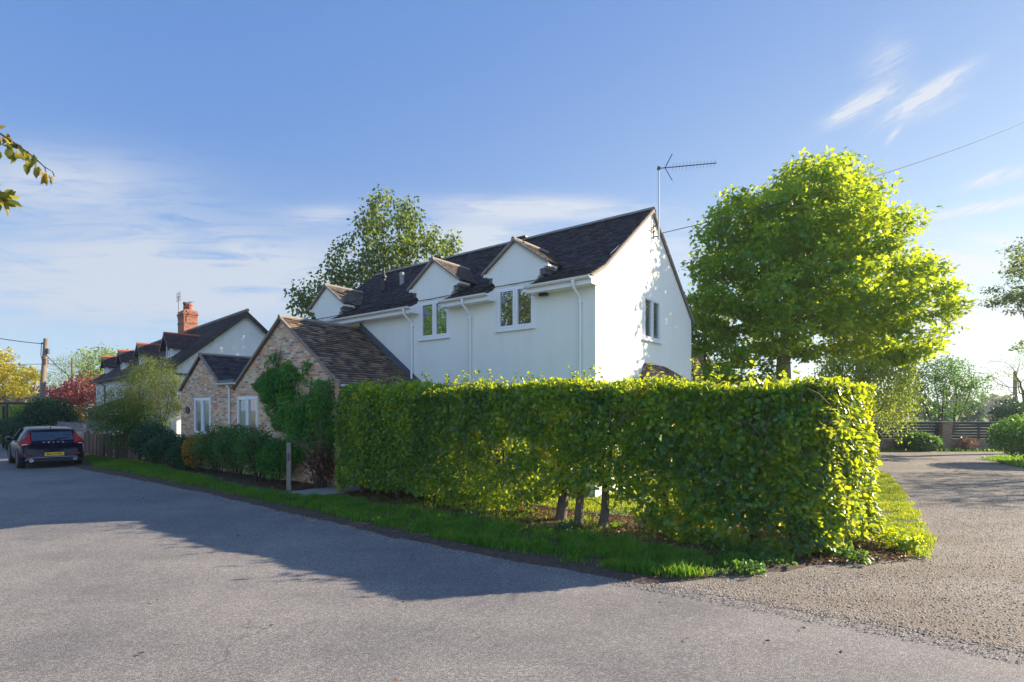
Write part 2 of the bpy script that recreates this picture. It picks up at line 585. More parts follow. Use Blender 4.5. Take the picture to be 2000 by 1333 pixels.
M = {}
M['render_wall'] = wallmat('cream_render', (0.82, 0.83, 0.77), (0.74, 0.75, 0.69))
M['cottage_wall'] = wallmat('white_roughcast', (0.70, 0.73, 0.74), (0.55, 0.58, 0.58))
M['upvc'] = plain('white_upvc', (0.80, 0.81, 0.82), 0.35, 0.03)
M['lead'] = plain('lead_flashing', (0.10, 0.11, 0.13), 0.5, 0.2)
M['black'] = plain('black_paint', (0.012, 0.012, 0.014), 0.5, 0.2)
M['mortar'] = plain('mortar_verge', (0.24, 0.21, 0.18), 0.9, 0.3, 14, 0.5)
M['glass'] = glassmat('window_glass')
M['curtain_glass'] = glassmat('curtained_glass', (0.12, 0.17, 0.17), 0.22)
M['blind_glass'] = glassmat('glass_with_blind', (0.30, 0.20, 0.17), 0.25)
M['gable_glass'] = glassmat('gable_glass', (0.10, 0.12, 0.13), 0.34)
M['slate_main'] = tilemat('dark_stone_tiles', [(0.018, 0.014, 0.018), (0.034, 0.027, 0.031), (0.050, 0.040, 0.044), (0.085, 0.070, 0.068)], lich=0.20)
M['slate_annexe'] = tilemat('brown_stone_tiles', [(0.065, 0.040, 0.030), (0.125, 0.082, 0.055), (0.20, 0.135, 0.088), (0.31, 0.215, 0.14)], lich=0.5, lichen=(0.36, 0.30, 0.19))
M['slate_dormer'] = tilemat('weathered_dormer_tiles', [(0.05, 0.042, 0.035), (0.09, 0.07, 0.055), (0.15, 0.12, 0.09)], lich=0.6)
M['tile_cottage'] = tilemat('dark_clay_tiles', [(0.022, 0.017, 0.018), (0.04, 0.03, 0.03), (0.06, 0.045, 0.042)], lich=0.2)
M['tile_red'] = tilemat('dark_red_tiles', [(0.03, 0.018, 0.020), (0.052, 0.028, 0.028), (0.08, 0.038, 0.036)], lich=0.15)
M['ridge_red'] = plain('orange_ridge_tile', (0.36, 0.11, 0.06), 0.8, 0.3, 9)
M['tile_tan'] = tilemat('tan_sunlit_tiles', [(0.22, 0.17, 0.13), (0.28, 0.22, 0.17), (0.34, 0.27, 0.2)], lich=0.2)
M['brick'] = brickmat('mixed_buff_brick', [(0.0, (0.56, 0.20, 0.11)), (0.14, (0.62, 0.42, 0.26)), (0.34, (0.70, 0.55, 0.36)), (0.52, (0.60, 0.31, 0.19)),
                                           (0.68, (0.74, 0.62, 0.42)), (0.80, (0.24, 0.20, 0.19)), (0.88, (0.66, 0.38, 0.24))], (0.58, 0.50, 0.40))
M['brick_red'] = brickmat('orange_red_brick', [(0.0, (0.32, 0.075, 0.03)), (0.4, (0.40, 0.10, 0.035)), (0.7, (0.20, 0.06, 0.035)), (0.88, (0.10, 0.05, 0.045))], (0.28, 0.22, 0.17))
M['brick_low'] = brickmat('brown_garden_brick', [(0.0, (0.20, 0.10, 0.06)), (0.4, (0.27, 0.17, 0.11)), (0.7, (0.22, 0.16, 0.12))], (0.25, 0.21, 0.17))
M['pot'] = plain('terracotta_pot', (0.48, 0.12, 0.07), 0.8, 0.2)
M['asphalt'] = asphaltmat('worn_asphalt', (0.105, 0.103, 0.104), (0.214, 0.204, 0.194))
M['gravel'] = gravelmat('drive_gravel')
M['soil'] = soilmat('dark_leafy_soil', (0.040, 0.029, 0.023), (0.085, 0.060, 0.045), (0.17, 0.12, 0.085))
M['field'] = soilmat('meadow', (0.04, 0.07, 0.015), (0.06, 0.10, 0.02), (0.09, 0.13, 0.03), 2)
M['slab'] = plain('concrete_slab', (0.26, 0.25, 0.23), 0.9, 0.2, 5, 0.4)
M['pole'] = bark('weathered_pole', (0.13, 0.10, 0.08), (0.26, 0.21, 0.17), 12)
M['fence_brown'] = tilemat('brown_fence_wood', [(0.055, 0.030, 0.022), (0.10, 0.055, 0.04), (0.16, 0.10, 0.075), (0.22, 0.16, 0.12)], lich=0.1)
M['fence_grey'] = plain('grey_trellis_wood', (0.27, 0.27, 0.27), 0.9, 0.25, 20)
M['fence_dark'] = plain('dark_stained_slats', (0.018, 0.016, 0.018), 0.55, 0.3, 8)
M['post_wood'] = bark('grey_post_wood', (0.15, 0.13, 0.11), (0.33, 0.30, 0.26), 14)
M['bark'] = bark('grey_brown_bark', (0.07, 0.055, 0.042), (0.17, 0.14, 0.11))
M['bark_maple'] = bark('maple_bark', (0.13, 0.10, 0.075), (0.30, 0.24, 0.18))
M['bark_dark'] = bark('dark_bark', (0.03, 0.024, 0.02), (0.08, 0.065, 0.055))
M['metal'] = plain('galvanised_mast', (0.45, 0.46, 0.48), 0.4, 0.1, Metallic=0.7)
M['aerial'] = plain('dark_aerial_metal', (0.06, 0.06, 0.065), 0.5, 0.1)
M['wire'] = plain('black_cable', (0.02, 0.02, 0.022), 0.6, 0.1)
M['door'] = plain('orange_oak_door', (0.42, 0.20, 0.05), 0.5, 0.25, 12)

M['leaf_hedge'] = leafmat('beech_leaves', [(0.014, 0.075, 0.034), (0.030, 0.135, 0.034), (0.085, 0.21, 0.022), (0.21, 0.28, 0.018), (0.38, 0.26, 0.02)],
                          trans=(0.90, 0.82, 0.02), tf=0.40, rough=0.34, clump=1.3, tvar=0.35, spec=0.5)
M['leaf_maple'] = leafmat('maple_leaves', [(0.018, 0.115, 0.036), (0.040, 0.170, 0.032), (0.10, 0.21, 0.022), (0.19, 0.24, 0.018)],
                          trans=(0.86, 0.78, 0.02), tf=0.45, rough=0.45, clump=0.45, tvar=0.35)
M['leaf_cherry'] = leafmat('cherry_leaves', [(0.018, 0.055, 0.024), (0.034, 0.080, 0.028), (0.07, 0.105, 0.030), (0.13, 0.12, 0.035)],
                           trans=(0.42, 0.48, 0.06), tf=0.35, clump=0.4)
M['leaf_birch'] = leafmat('birch_leaves', [(0.025, 0.075, 0.035), (0.045, 0.095, 0.038), (0.09, 0.12, 0.04)], trans=(0.45, 0.52, 0.08), tf=0.38, clump=0.5)
M['leaf_gold_green'] = leafmat('gold_green_leaves', [(0.03, 0.07, 0.015), (0.08, 0.11, 0.015), (0.16, 0.15, 0.02)], trans=(0.5, 0.5, 0.03), tf=0.4, clump=0.3)
M['leaf_red'] = leafmat('crimson_leaves', [(0.05, 0.03, 0.03), (0.12, 0.035, 0.04), (0.21, 0.06, 0.07), (0.12, 0.08, 0.04)], trans=(0.50, 0.10, 0.10), tf=0.4, clump=0.25)
M['leaf_yellow'] = leafmat('golden_leaves', [(0.09, 0.11, 0.015), (0.17, 0.17, 0.02), (0.26, 0.20, 0.02), (0.26, 0.11, 0.02)], trans=(0.75, 0.62, 0.03), tf=0.5, clump=0.3)
M['leaf_pale'] = leafmat('pale_olive_leaves', [(0.06, 0.12, 0.035), (0.11, 0.17, 0.04), (0.20, 0.21, 0.06)], trans=(0.72, 0.78, 0.10), tf=0.45, clump=0.4)
M['leaf_shrub'] = leafmat('olive_shrub_leaves', [(0.03, 0.06, 0.022), (0.06, 0.10, 0.03), (0.13, 0.14, 0.045)], trans=(0.5, 0.5, 0.08), tf=0.38, clump=1.2)
M['leaf_dark'] = leafmat('dark_evergreen_leaves', [(0.012, 0.058, 0.034), (0.024, 0.085, 0.040), (0.045, 0.115, 0.036)], trans=(0.10, 0.16, 0.03), tf=0.22, clump=0.9)
M['leaf_mid'] = leafmat('green_shrub_leaves', [(0.024, 0.095, 0.036), (0.045, 0.140, 0.034), (0.09, 0.18, 0.028)], trans=(0.22, 0.34, 0.03), tf=0.34, clump=1.0)
M['leaf_wisteria'] = leafmat('climber_leaves', [(0.012, 0.095, 0.030), (0.030, 0.16, 0.030), (0.09, 0.22, 0.028), (0.20, 0.24, 0.03)], trans=(0.16, 0.42, 0.03), tf=0.34, clump=1.2)
M['leaf_dead'] = leafmat('dead_brown_leaves', [(0.10, 0.045, 0.028), (0.16, 0.075, 0.045), (0.22, 0.11, 0.07)], trans=(0.36, 0.15, 0.08), tf=0.25, clump=2)
M['leaf_autumn'] = leafmat('amber_shrub_leaves', [(0.16, 0.12, 0.012), (0.30, 0.19, 0.015), (0.34, 0.14, 0.012)], trans=(0.7, 0.4, 0.03), tf=0.35, clump=2)
M['leaf_litter'] = leafmat('fallen_leaves', [(0.06, 0.035, 0.022), (0.13, 0.07, 0.04), (0.22, 0.12, 0.06), (0.30, 0.20, 0.12)], trans=(0.3, 0.15, 0.06), tf=0.15, clump=3)
M['grass'] = leafmat('grass_blades', [(0.020, 0.095, 0.018), (0.040, 0.16, 0.018), (0.080, 0.22, 0.022), (0.15, 0.20, 0.03), (0.26, 0.23, 0.09)], trans=(0.34, 0.46, 0.03), tf=0.38, clump=3.2)
M['grass_yellow'] = leafmat('yellow_grass_blades', [(0.06, 0.14, 0.012), (0.10, 0.18, 0.014), (0.19, 0.20, 0.03), (0.30, 0.26, 0.10)], trans=(0.52, 0.54, 0.04), tf=0.42, clump=3.2)  # yellower, paler blades for the lawn and the patch by the drive
M['leaf_far'] = leafmat('distant_foliage', [(0.03, 0.05, 0.02), (0.05, 0.07, 0.03), (0.08, 0.09, 0.035)], trans=(0.25, 0.3, 0.06), tf=0.3, clump=0.1)
M['leaf_overhang'] = leafmat('overhanging_leaves', [(0.05, 0.085, 0.018), (0.09, 0.12, 0.025), (0.22, 0.14, 0.04), (0.60, 0.20, 0.03)], trans=(0.6, 0.42, 0.05), tf=0.4, clump=3)

# ------------------------------------------------------------------ ground


def inside(P, poly):
    x, y = P[:, 0], P[:, 1]
    c = np.zeros(len(P), bool)
    n = len(poly)
    for i in range(n):
        x1, y1 = poly[i]
        x2, y2 = poly[(i + 1) % n]
        if y1 == y2:
            continue
        c ^= ((y1 > y) != (y2 > y)) & (x < (x2 - x1) * (y - y1) / (y2 - y1) + x1)
    return c


def edge_dist(P, poly):
    d = np.full(len(P), 1e9)
    n = len(poly)
    for i in range(n):
        a = np.array(poly[i])
        b = np.array(poly[(i + 1) % n])
        ab = b - a
        t = np.clip(((P - a) @ ab) / max(ab @ ab, 1e-9), 0, 1)
        d = np.minimum(d, np.linalg.norm(P - (a + t[:, None] * ab), axis=1))
    return d


def wob(P, s=1.0, seed=0):
    r = RS(seed)
    v = np.zeros(len(P))
    for k in range(7):
        f = s * 1.7 ** k * 0.8
        a = r.uniform(0, 6.28)
        v += np.sin(P[:, 0] * f * math.cos(a) + P[:, 1] * f * math.sin(a) + r.uniform(0, 6.28)) / (1.35 ** k)
    return v / 3


def wob3(P, s=1.0, seed=0):
    r = RS(seed)
    v = np.zeros(len(P))
    for k in range(8):
        f = s * 1.55 ** k
        d = unit(r.normal(size=3))
        v += np.sin((P @ d) * f + r.uniform(0, 6.28)) / (1.25 ** k)
    return v / 2.6


def sheet(name, poly, z, mat, jit=0.0, step=0.0, seed=1):
    pts = []
    rr = random.Random(seed)
    n = len(poly)
    for i in range(n):
        a, b = Vector(poly[i]), Vector(poly[(i + 1) % n])
        L = (b - a).length
        k = max(1, int(L / step)) if step and L < 14 else 1
        for j in range(k):
            p = a.lerp(b, j / k)
            if jit and k > 1:
                p = p + Vector((rr.uniform(-jit, jit), rr.uniform(-jit, jit)))
            pts.append((p.x, p.y, z))
    mb = MB()
    mb.face(pts)
    o = mb.build(name, mat)
    if o.data.polygons[0].normal.z < 0:
        o.data.flip_normals()
    return struct(o)


def mound(name, poly, h, mat, cell=0.09, soft=0.25, seed=3, base=-0.03, rough=0.02):
    A = np.array(poly)
    x0, y0 = A.min(0) - 0.3
    x1, y1 = A.max(0) + 0.3
    nx, ny = int((x1 - x0) / cell) + 1, int((y1 - y0) / cell) + 1
    gx, gy = np.meshgrid(np.linspace(x0, x1, nx), np.linspace(y0, y1, ny), indexing='ij')
    P = np.stack([gx.ravel(), gy.ravel()], 1)
    d = edge_dist(P, poly) * np.where(inside(P, poly), 1, -1) + wob(P, 5, seed) * 0.07
    t = np.clip(d / soft + 0.15, 0, 1)
    z = base + (h - base) * (t * t * (3 - 2 * t)) + wob(P, 7, seed + 1) * rough * t
    idx = np.arange(nx * ny).reshape(nx, ny)
    q = np.stack([idx[:-1, :-1].ravel(), idx[1:, :-1].ravel(), idx[1:, 1:].ravel(), idx[:-1, 1:].ravel()], 1)
    keep = (z[q].max(1) > base + 0.005)
    q = q[keep]
    used, inv = np.unique(q, return_inverse=True)
    me = bpy.data.meshes.new(name)
    V = np.concatenate([P, z[:, None]], 1)[used]
    me.from_pydata(V.tolist(), [], inv.reshape(-1, 4).tolist())
    me.materials.append(mat)
    me.polygons.foreach_set('use_smooth', [True] * len(me.polygons))
    o = link(bpy.data.objects.new(name, me))
    return struct(o)


EDGE = [(-14.61, 18.25), (-11.74, 16.22), (-9.0, 14.22), (-7.43, 13.12), (-5.33, 11.35), (-3.93, 10.25), (-2.85, 9.4), (-1.8, 8.55),
        (-0.99, 7.98), (-0.01, 7.33), (0.96, 6.72), (1.53, 6.30)]
FAR_EDGE = [(-52, 58), (-30, 34), (-19.5, 22.5)]
sheet('ground', [(-900, -300), (900, -300), (900, 1500), (-900, 1500)], 0.0, M['field'])
sheet('road', [(x_ + 0.5, y_ + 0.7) for x_, y_ in FAR_EDGE] + [(x_ + 0.16, y_ + 0.22) for x_, y_ in EDGE] + [(1.95, 6.35), (3, 7), (12, 7), (22, 4), (22, -14), (-32, -14), (-34, 12), (-62, 50)], 0.004, M['asphalt'])
sheet('gravel_drive', [(1.75, 6.42), (2.05, 6.2), (2.52, 5.84), (3.33, 5.34), (3.97, 4.87), (4.38, 4.56), (6.2, 3.2), (9.5, 1.0), (30, -4), (36, 27),
                       (18.5, 28.2), (13, 26), (10, 17), (6, 10), (3.5, 8)], 0.007, M['gravel'], 0.05, 0.12)
SOIL = EDGE + [(2.0, 6.42), (2.9, 6.62), (3.8, 6.95), (4.7, 7.2), (5.55, 7.35), (6.3, 8.0), (6.9, 9.4), (8.2, 12.0), (5.0, 12.0), (2.0, 10.5), (-2.0, 13.0),
               (-3.6, 14.6), (-5.2, 15.4), (-9.5, 18.6), (-13.2, 21.5), (-18.4, 25.6), (-26, 33), (-29, 33.5), (-19.5, 22.5)]
mound('verge_soil', SOIL, 0.05, M['soil'], 0.10)
# the garden lawn behind the hedge
sheet('garden_lawn', [(-3.4, 14.2), (-1.6, 12.9), (1.8, 10.3), (5.0, 9.6), (6.0, 10.5), (9.5, 17.4), (12.5, 22), (10, 27), (-6, 19)], 0.066, M['field'])
RGRASS = [(12.9, 18.9), (11.3, 15.75), (9.55, 12.88), (7.7, 9.96), (6.45, 8.05), (5.75, 7.35), (5.5, 7.5), (5.6, 8.3), (5.4, 9.6), (7.0, 12.8), (9.6, 17.6)]
mound('drive_verge', RGRASS, 0.055, M['field'], 0.09, 0.2, 9)
RG2 = [(19.8, 22.7), (18.2, 19.3), (18.8, 17.2), (30, 17), (30, 25), (23.3, 24.3)]
mound('right_verge', RG2, 0.06, M['field'], 0.25, 0.4, 12)
sheet('far_verge', [(18.6, 26.55), (30, 26.3), (30, 27.6), (18.6, 27.6)], 0.014, M['field'], 0.05, 0.3)
sheet('far_gravel_patch', [(-58, 60), (-40, 45), (-36, 46), (-50, 64)], 0.010, M['gravel'])  # gravel patch beside the far end of the road


def scatter(poly, dens, seed):
    A = np.array(poly)
    a, b = A.min(0), A.max(0)
    r = RS(seed)
    n = int((b - a).prod() * dens)
    P = r.uniform(a, b, (n, 2))
    return P[inside(P, poly)], r


def grass(name, poly, dens, h, mat, seed, z=0.04, clump=0.5, edge_soft=0.18, label='short green grass', width=0.006):
    P, r = scatter(poly, dens, seed)
    d = edge_dist(P, poly)
    c = wob(P, 4.0, seed) * 0.7 + wob(P, 11.0, seed + 3) * 0.5
    d = d + wob(P, 6.0, seed + 7) * 0.13
    keep = (r.uniform(size=len(P)) < np.clip(d / edge_soft, 0.0, 1)) & (r.uniform(size=len(P)) < np.clip(0.62 + c * clump * 2.2, 0.04, 1))
    P, c = P[keep], c[keep]
    n = len(P)
    H = h * r.uniform(0.35, 1.35, n) * np.clip(0.75 + 0.7 * c, 0.3, 1.5)
    az = r.uniform(0, 6.283, n)
    lean = r.uniform(0.05, 0.75, n)
    dr = np.stack([np.cos(az), np.sin(az), np.zeros(n)], 1)
    sd = np.stack([-np.sin(az + 0.6), np.cos(az + 0.6), np.zeros(n)], 1) * (width * r.uniform(0.7, 1.4, n))[:, None]
    B = np.concatenate([P, np.full((n, 1), z)], 1)
    mid = B + dr * (H * lean * 0.3)[:, None] + np.array([0, 0, 1.0]) * (H * 0.6)[:, None]
    tip = B + dr * (H * lean)[:, None] + np.array([0, 0, 1.0]) * H[:, None]
    V = np.stack([B - sd, B + sd, mid + sd * 0.8, tip, mid - sd * 0.8], 1)
    o = soup(name, V, 5, mat, None, r.uniform(size=n), [[0, 1, 2, 4], [4, 2, 3]])
    return stuff(tag(o, label, 'grass'))


VERGE = [(-14.8, 18.9), (-11.4, 16.5), (-9.0, 14.6), (-7.2, 13.25), (-5.6, 11.95), (-4.1, 10.8), (-3.0, 9.85), (-2.0, 9.0), (-1.15, 8.4),
         (-0.25, 7.8), (0.5, 7.25), (1.1, 6.9), (1.6, 6.58), (2.05, 6.5), (2.51, 6.6), (3.28, 6.88), (4.0, 7.2),
         (3.6, 7.4), (2.7, 7.65), (2.0, 8.15), (1.35, 8.6), (0.6, 9.1), (-0.3, 9.7), (-1.3, 10.4), (-2.35, 11.15), (-3.4, 11.95),
         (-4.4, 12.5), (-5.3, 12.85), (-6.4, 13.4), (-7.6, 14.6), (-9.7, 16.6), (-12.2, 18.7), (-14.2, 20.6), (-19.0, 23.6)]
grass('verge_grass', VERGE, 6800, 0.120, M['grass'], 21, 0.045, label='green grass strip between the asphalt road and the hedge')
grass('bed_grass', [(-4.0, 12.4), (-1.3, 10.2), (1.2, 8.5), (3.4, 7.35), (4.6, 7.3), (4.2, 8.2), (1.5, 10.0), (-1.5, 12.6)], 520, 0.09, M['grass'], 27, 0.05, clump=0.9,
      label='thin scattered grass tufts in the leaf strewn soil under the hedge')
grass('lawn_grass', [(-3.4, 14.2), (-1.6, 12.9), (1.8, 10.3), (5.2, 9.8), (6.6, 11.6), (3, 13.5), (0, 14), (-3, 16)], 1500, 0.07, M['grass_yellow'], 22, 0.06,
      label='lawn grass seen through gaps under the beech hedge', width=0.008)
grass('drive_grass', RGRASS, 4200, 0.07, M['grass_yellow'], 23, 0.045, label='sunlit yellow green grass patch beside the gravel drive')
grass('far_grass', RG2, 500, 0.10, M['grass'], 24, 0.05, label='green grass edge in front of the right hand bush', width=0.014)
grass('wall_grass', [(18.6, 26.5), (30, 26.3), (30, 27.3), (18.6, 27.3)], 350, 0.14, M['grass'], 25, 0.01, label='thin grass along the foot of the low brick wall', width=0.018)


def litter(name, poly, dens, mat, seed, size, z, label, flat=0.5):
    P, r = scatter(poly, dens, seed)
    n = len(P)
    P3 = np.concatenate([P, z + r.uniform(0, 0.015, (n, 1))], 1)
    az = r.uniform(0, 6.283, n)
    Dr = np.stack([np.cos(az), np.sin(az), r.uniform(-0.3, 0.3, n)], 1)
    N = np.stack([r.normal(size=n) * flat, r.normal(size=n) * flat, np.ones(n)], 1)
    o = leaf_cloud(name, P3, Dr, unit(N), size * r.uniform(0.5, 1.2, n), OVAL, mat, None, r.uniform(size=n))
    return stuff(tag(o, label, 'leaf litter'))


UNDER = [(-7.5, 14.9), (-4.9, 12.9), (-3.4, 11.7), (-1.6, 10.0), (0.3, 8.8), (1.9, 7.8), (2.6, 7.25), (4.3, 7.15), (5.6, 7.35), (6.2, 8.8), (4.6, 10), (1.6, 10.4), (-1.5, 12.8), (-5, 15.6)]
litter('leaf_litter', UNDER, 900, M['leaf_litter'], 31, 0.055, 0.055, 'brown fallen leaves on the soil under the beech hedge')
litter('verge_litter', [(-14, 18.2), (-9, 14.3), (-5.3, 11.5), (-1.8, 8.7), (1.5, 6.4), (4, 6.9), (5.6, 7.2), (5.6, 7.5), (3, 7.3), (1.2, 7.6), (-2, 9.6), (-6, 13), (-13, 19)],
       26, M['leaf_litter'], 32, 0.05, 0.06, 'scattered brown leaves along the grass verge')
litter('road_leaf', [(-9, 4.2), (-1, 3.2), (8, 3.4), (10, 9), (5.5, 6.6), (1.8, 6.0), (-3, 9), (-9, 13)], 0.45, M['leaf_litter'], 33, 0.05, 0.02, 'a few dry leaves blown onto the asphalt and gravel')


def pebbles(name, poly, dens, seed, s, label):
    P, r = scatter(poly, dens, seed)
    n = len(P)
    base = np.array([(1, 0, 0), (-1, 0, 0), (0, 1, 0), (0, -1, 0), (0, 0, .7), (0, 0, -.5)])
    sc = (s * r.uniform(0.5, 1.5, n))[:, None, None] * r.uniform(0.7, 1.3, (n, 6, 1))
    V = base[None] * sc
    a = r.uniform(0, 6.28, n)
    c, s_ = np.cos(a)[:, None], np.sin(a)[:, None]
    X = V[:, :, 0] * c - V[:, :, 1] * s_
    Y = V[:, :, 0] * s_ + V[:, :, 1] * c
    V = np.stack([X + P[:, None, 0], Y + P[:, None, 1], V[:, :, 2] + 0.012], 2)
    o = soup(name, V, 6, M['stone'], None, r.uniform(size=n), [[0, 2, 4], [2, 1, 4], [1, 3, 4], [3, 0, 4]])
    return stuff(tag(o, label, 'gravel'))


_m, _g = newmat('loose_stone')
_a = _g.n('ShaderNodeAttribute', attribute_name='rnd').outputs['Fac']
out(_g, principled(_g, _g.ramp(_a, [(0, (0.08, 0.075, 0.075)), (0.4, (0.2, 0.18, 0.155)), (0.75, (0.33, 0.29, 0.24)), (1, (0.55, 0.52, 0.46))]), 0.85))
M['stone'] = _m
pebbles('loose_gravel', [(1.9, 6.35), (3.3, 5.4), (4.4, 4.6), (6.2, 3.3), (11, 3), (15, 10), (17, 19), (12.6, 17.3), (9.7, 12.9), (7.8, 9.9), (6.4, 7.9), (5.2, 7.1), (3.6, 6.7)], 330, 41, 0.009,
        'loose pale and grey stones on the gravel drive')
pebbles('kerb_gravel', [(-13.5, 17.8), (-9.0, 14.3), (-5.3, 11.45), (-2.85, 9.5), (-0.99, 8.05), (0.96, 6.75), (1.9, 6.3), (1.7, 6.1), (0.9, 6.55), (-1.1, 7.85), (-3.0, 9.3), (-5.4, 11.3), (-9.1, 14.1), (-13.7, 17.4)], 1100, 42, 0.008,
        'small stones washed along the edge of the asphalt road')

pebbles('edge_gravel', [(1.7, 6.45), (2.55, 5.95), (3.4, 5.45), (4.1, 4.95), (4.9, 4.3), (4.5, 4.1), (3.7, 4.75), (3.0, 5.2), (2.2, 5.75), (1.5, 6.2)], 1300, 43, 0.008,
        'loose stones spilling from the gravel drive over the asphalt edge')

# path slabs from the gate to the side door
slabs = [[(-5.6, 12.95), (-4.75, 12.35), (-4.35, 12.75), (-5.2, 13.4)], [(-5.18, 13.43), (-4.33, 12.78), (-3.8, 13.4), (-4.7, 14.1)], [(-4.68, 14.13), (-3.78, 13.43), (-3.3, 14.1), (-4.2, 14.8)]]
for i, q in enumerate(slabs):
    mb = MB()
    mb.prism(q, lambda a, b, t: (a, b, t), 0.0, 0.085)
    o = mb.build('path_slab', M['slab'], bevel=0.008)
    tag(o, ['front concrete path slab by the grass verge', 'middle concrete path slab beside the gate post', 'rear concrete path slab near the brick corner'][i], 'path slab', 'concrete slabs of the garden path')

# ------------------------------------------------------------------ building helpers
HR = math.atan2(-0.6086, 0.7936)


def tiles(mb, O, U, V, N, poly, rowh=0.11, tw=0.16, th=0.014, seed=0, lift=0.02):
    rr = random.Random(seed)
    O, U, V, N = Vector(O), Vector(U).normalized(), Vector(V).normalized(), Vector(N).normalized()
    vmin = min(p[1] for p in poly)
    vmax = max(p[1] for p in poly)
    v = vmin
    k = 0
    while v < vmax - 0.02:
        v1 = min(v + rowh, vmax)
        vm = (v + v1) / 2
        xs = []
        n = len(poly)
        for i in range(n):
            (a, b), (c, d) = poly[i], poly[(i + 1) % n]
            if (b - vm) * (d - vm) < 0:
                xs.append(a + (c - a) * (vm - b) / (d - b))
        if len(xs) >= 2:
            u, ue = min(xs), max(xs)
            first = True
            while u < ue - 0.01:
                wd = tw * rr.uniform(0.75, 1.3) * (0.5 if first and k % 2 else 1)
                first = False
                u1 = min(u + wd, ue)
                j = rr.uniform(-0.012, 0.012)
                hb = lift + rr.uniform(0, 0.012)
                ht = 0.002 + rr.uniform(0, 0.003)
                vb = v - 0.03 + j
                q = [O + U * (u + 0.003) + V * vb + N * hb, O + U * (u1 - 0.003) + V * vb + N * (hb + rr.uniform(-.004, .004)),
                     O + U * (u1 - 0.003) + V * v1 + N * ht, O + U * (u + 0.003) + V * v1 + N * ht]
                lo = [p - N * th for p in q]
                mb.mesh(q + lo, [(0, 1, 2, 3), (0, 4, 5, 1), (1, 5, 6, 2), (3, 7, 4, 0)], rr.random())
                u = u1
        v = v1
        k += 1


def window(parent, c, wd, ht, nrm, mat, cas=2, name='window', fw=0.075, sill=True, open_label=None, deep=0.03, z_sill=0.0):
    """c: centre of the opening; nrm 'F' = facing -y, 'G' = facing +x"""
    def tr(a, d, z):
        # a along the wall (rightwards seen from outside), d outwards
        return (c[0] + a, c[1] - d, c[2] + z) if nrm == 'F' else (c[0] + d, c[1] + a, c[2] + z)

    def bx(mb, a0, a1, d0, d1, z0, z1):
        p, q = tr(a0, d0, z0), tr(a1, d1, z1)
        mb.box([(p[i] + q[i]) / 2 for i in range(3)], [abs(p[i] - q[i]) for i in range(3)])
    f = MB()
    w2, h2 = wd / 2, ht / 2
    fr = 0.05
    d0, d1 = -0.06 + deep, 0.0 + deep
    bx(f, -w2, -w2 + fr, d0, d1, -h2, h2)
    bx(f, w2 - fr, w2, d0, d1, -h2, h2)
    bx(f, -w2 + fr, w2 - fr, d0, d1, h2 - fr, h2)
    bx(f, -w2 + fr, w2 - fr, d0, d1, -h2, -h2 + fr)
    iw = wd - 2 * fr
    cw = iw / cas
    for k in range(cas):
        a0 = -w2 + fr + k * cw
        a1 = a0 + cw
        if k:
            bx(f, a0 - 0.02, a0 + 0.02, d0, d1 - 0.004, -h2 + fr, h2 - fr)
        e = 0.022 if k else 0.0
        e2 = 0.022 if k < cas - 1 else 0.0
        s = fw - 0.02
        a0, a1 = a0 + e, a1 - e2
        bx(f, a0, a0 + s, d0, d1 + 0.012, -h2 + fr, h2 - fr)
        bx(f, a1 - s, a1, d0, d1 + 0.012, -h2 + fr, h2 - fr)
        bx(f, a0 + s, a1 - s, d0, d1 + 0.012, h2 - fr - s, h2 - fr)
        bx(f, a0 + s, a1 - s, d0, d1 + 0.012, -h2 + fr, -h2 + fr + s)
    wo = f.build(name, M['upvc'], parent)
    for k in range(cas):
        p = MB()
        a0 = -w2 + fr + k * cw + (fw - 0.02) + (0.022 if k else 0)
        a1 = -w2 + fr + (k + 1) * cw - (fw - 0.02) - (0.022 if k < cas - 1 else 0)
        bx(p, a0, a1, d0 + 0.02, d0 + 0.03, -h2 + fr + fw - 0.02, h2 - fr - fw + 0.02)
        p.build('pane', mat if not isinstance(mat, (list, tuple)) else mat[k], wo)
    if sill:
        s = MB()
        bx(s, -w2 - 0.04, w2 + 0.04, d0, d1 + 0.07, -h2 - 0.05, -h2 - 0.002)
        s.build('sill', M['upvc'], wo)
    return wo


def wall_holes(mb, x0, x1, z0, z1, holes, fn, depth=0.09):
    """rectangular wall with rectangular openings; fn(a, z, d) -> 3D with d inward"""
    xs = sorted({x0, x1, *[h[0] for h in holes], *[h[1] for h in holes]})
    zs = sorted({z0, z1, *[h[2] for h in holes], *[h[3] for h in holes]})
    for i in range(len(xs) - 1):
        for j in range(len(zs) - 1):
            cx, cz = (xs[i] + xs[i + 1]) / 2, (zs[j] + zs[j + 1]) / 2
            if any(h[0] < cx < h[1] and h[2] < cz < h[3] for h in holes):
                continue
            mb.face([fn(xs[i], zs[j], 0), fn(xs[i + 1], zs[j], 0), fn(xs[i + 1], zs[j + 1], 0), fn(xs[i], zs[j + 1], 0)])
    for a, b, c, d in holes:
        for (p, q), (r_, s) in (((a, c), (b, c)), ((b, c), (b, d)), ((b, d), (a, d)), ((a, d), (a, c))):
            mb.face([fn(p, q, 0), fn(p, q, depth), fn(r_, s, depth), fn(r_, s, 0)])
        mb.face([fn(a, c, depth), fn(b, c, depth), fn(b, d, depth), fn(a, d, depth)])


# ------------------------------------------------------------------ white house
house = thing('white_house', 'two storey cream rendered house with dark tiled roof and gabled dormers behind the hedge', 'house', (1.938, 12.4, 0), HR)
DC = [-2.34, -5.31, -10.7]
wmb = MB()
hl = [(c - 0.615, c + 0.615, 4.18, 5.30) for c in DC]
wall_holes(wmb, -12.0, 0.0, 0.0, 5.35, hl, lambda a, z, d: (a, d, z))
GY, GZ = (2.66, 3.84), (4.02, 5.22)
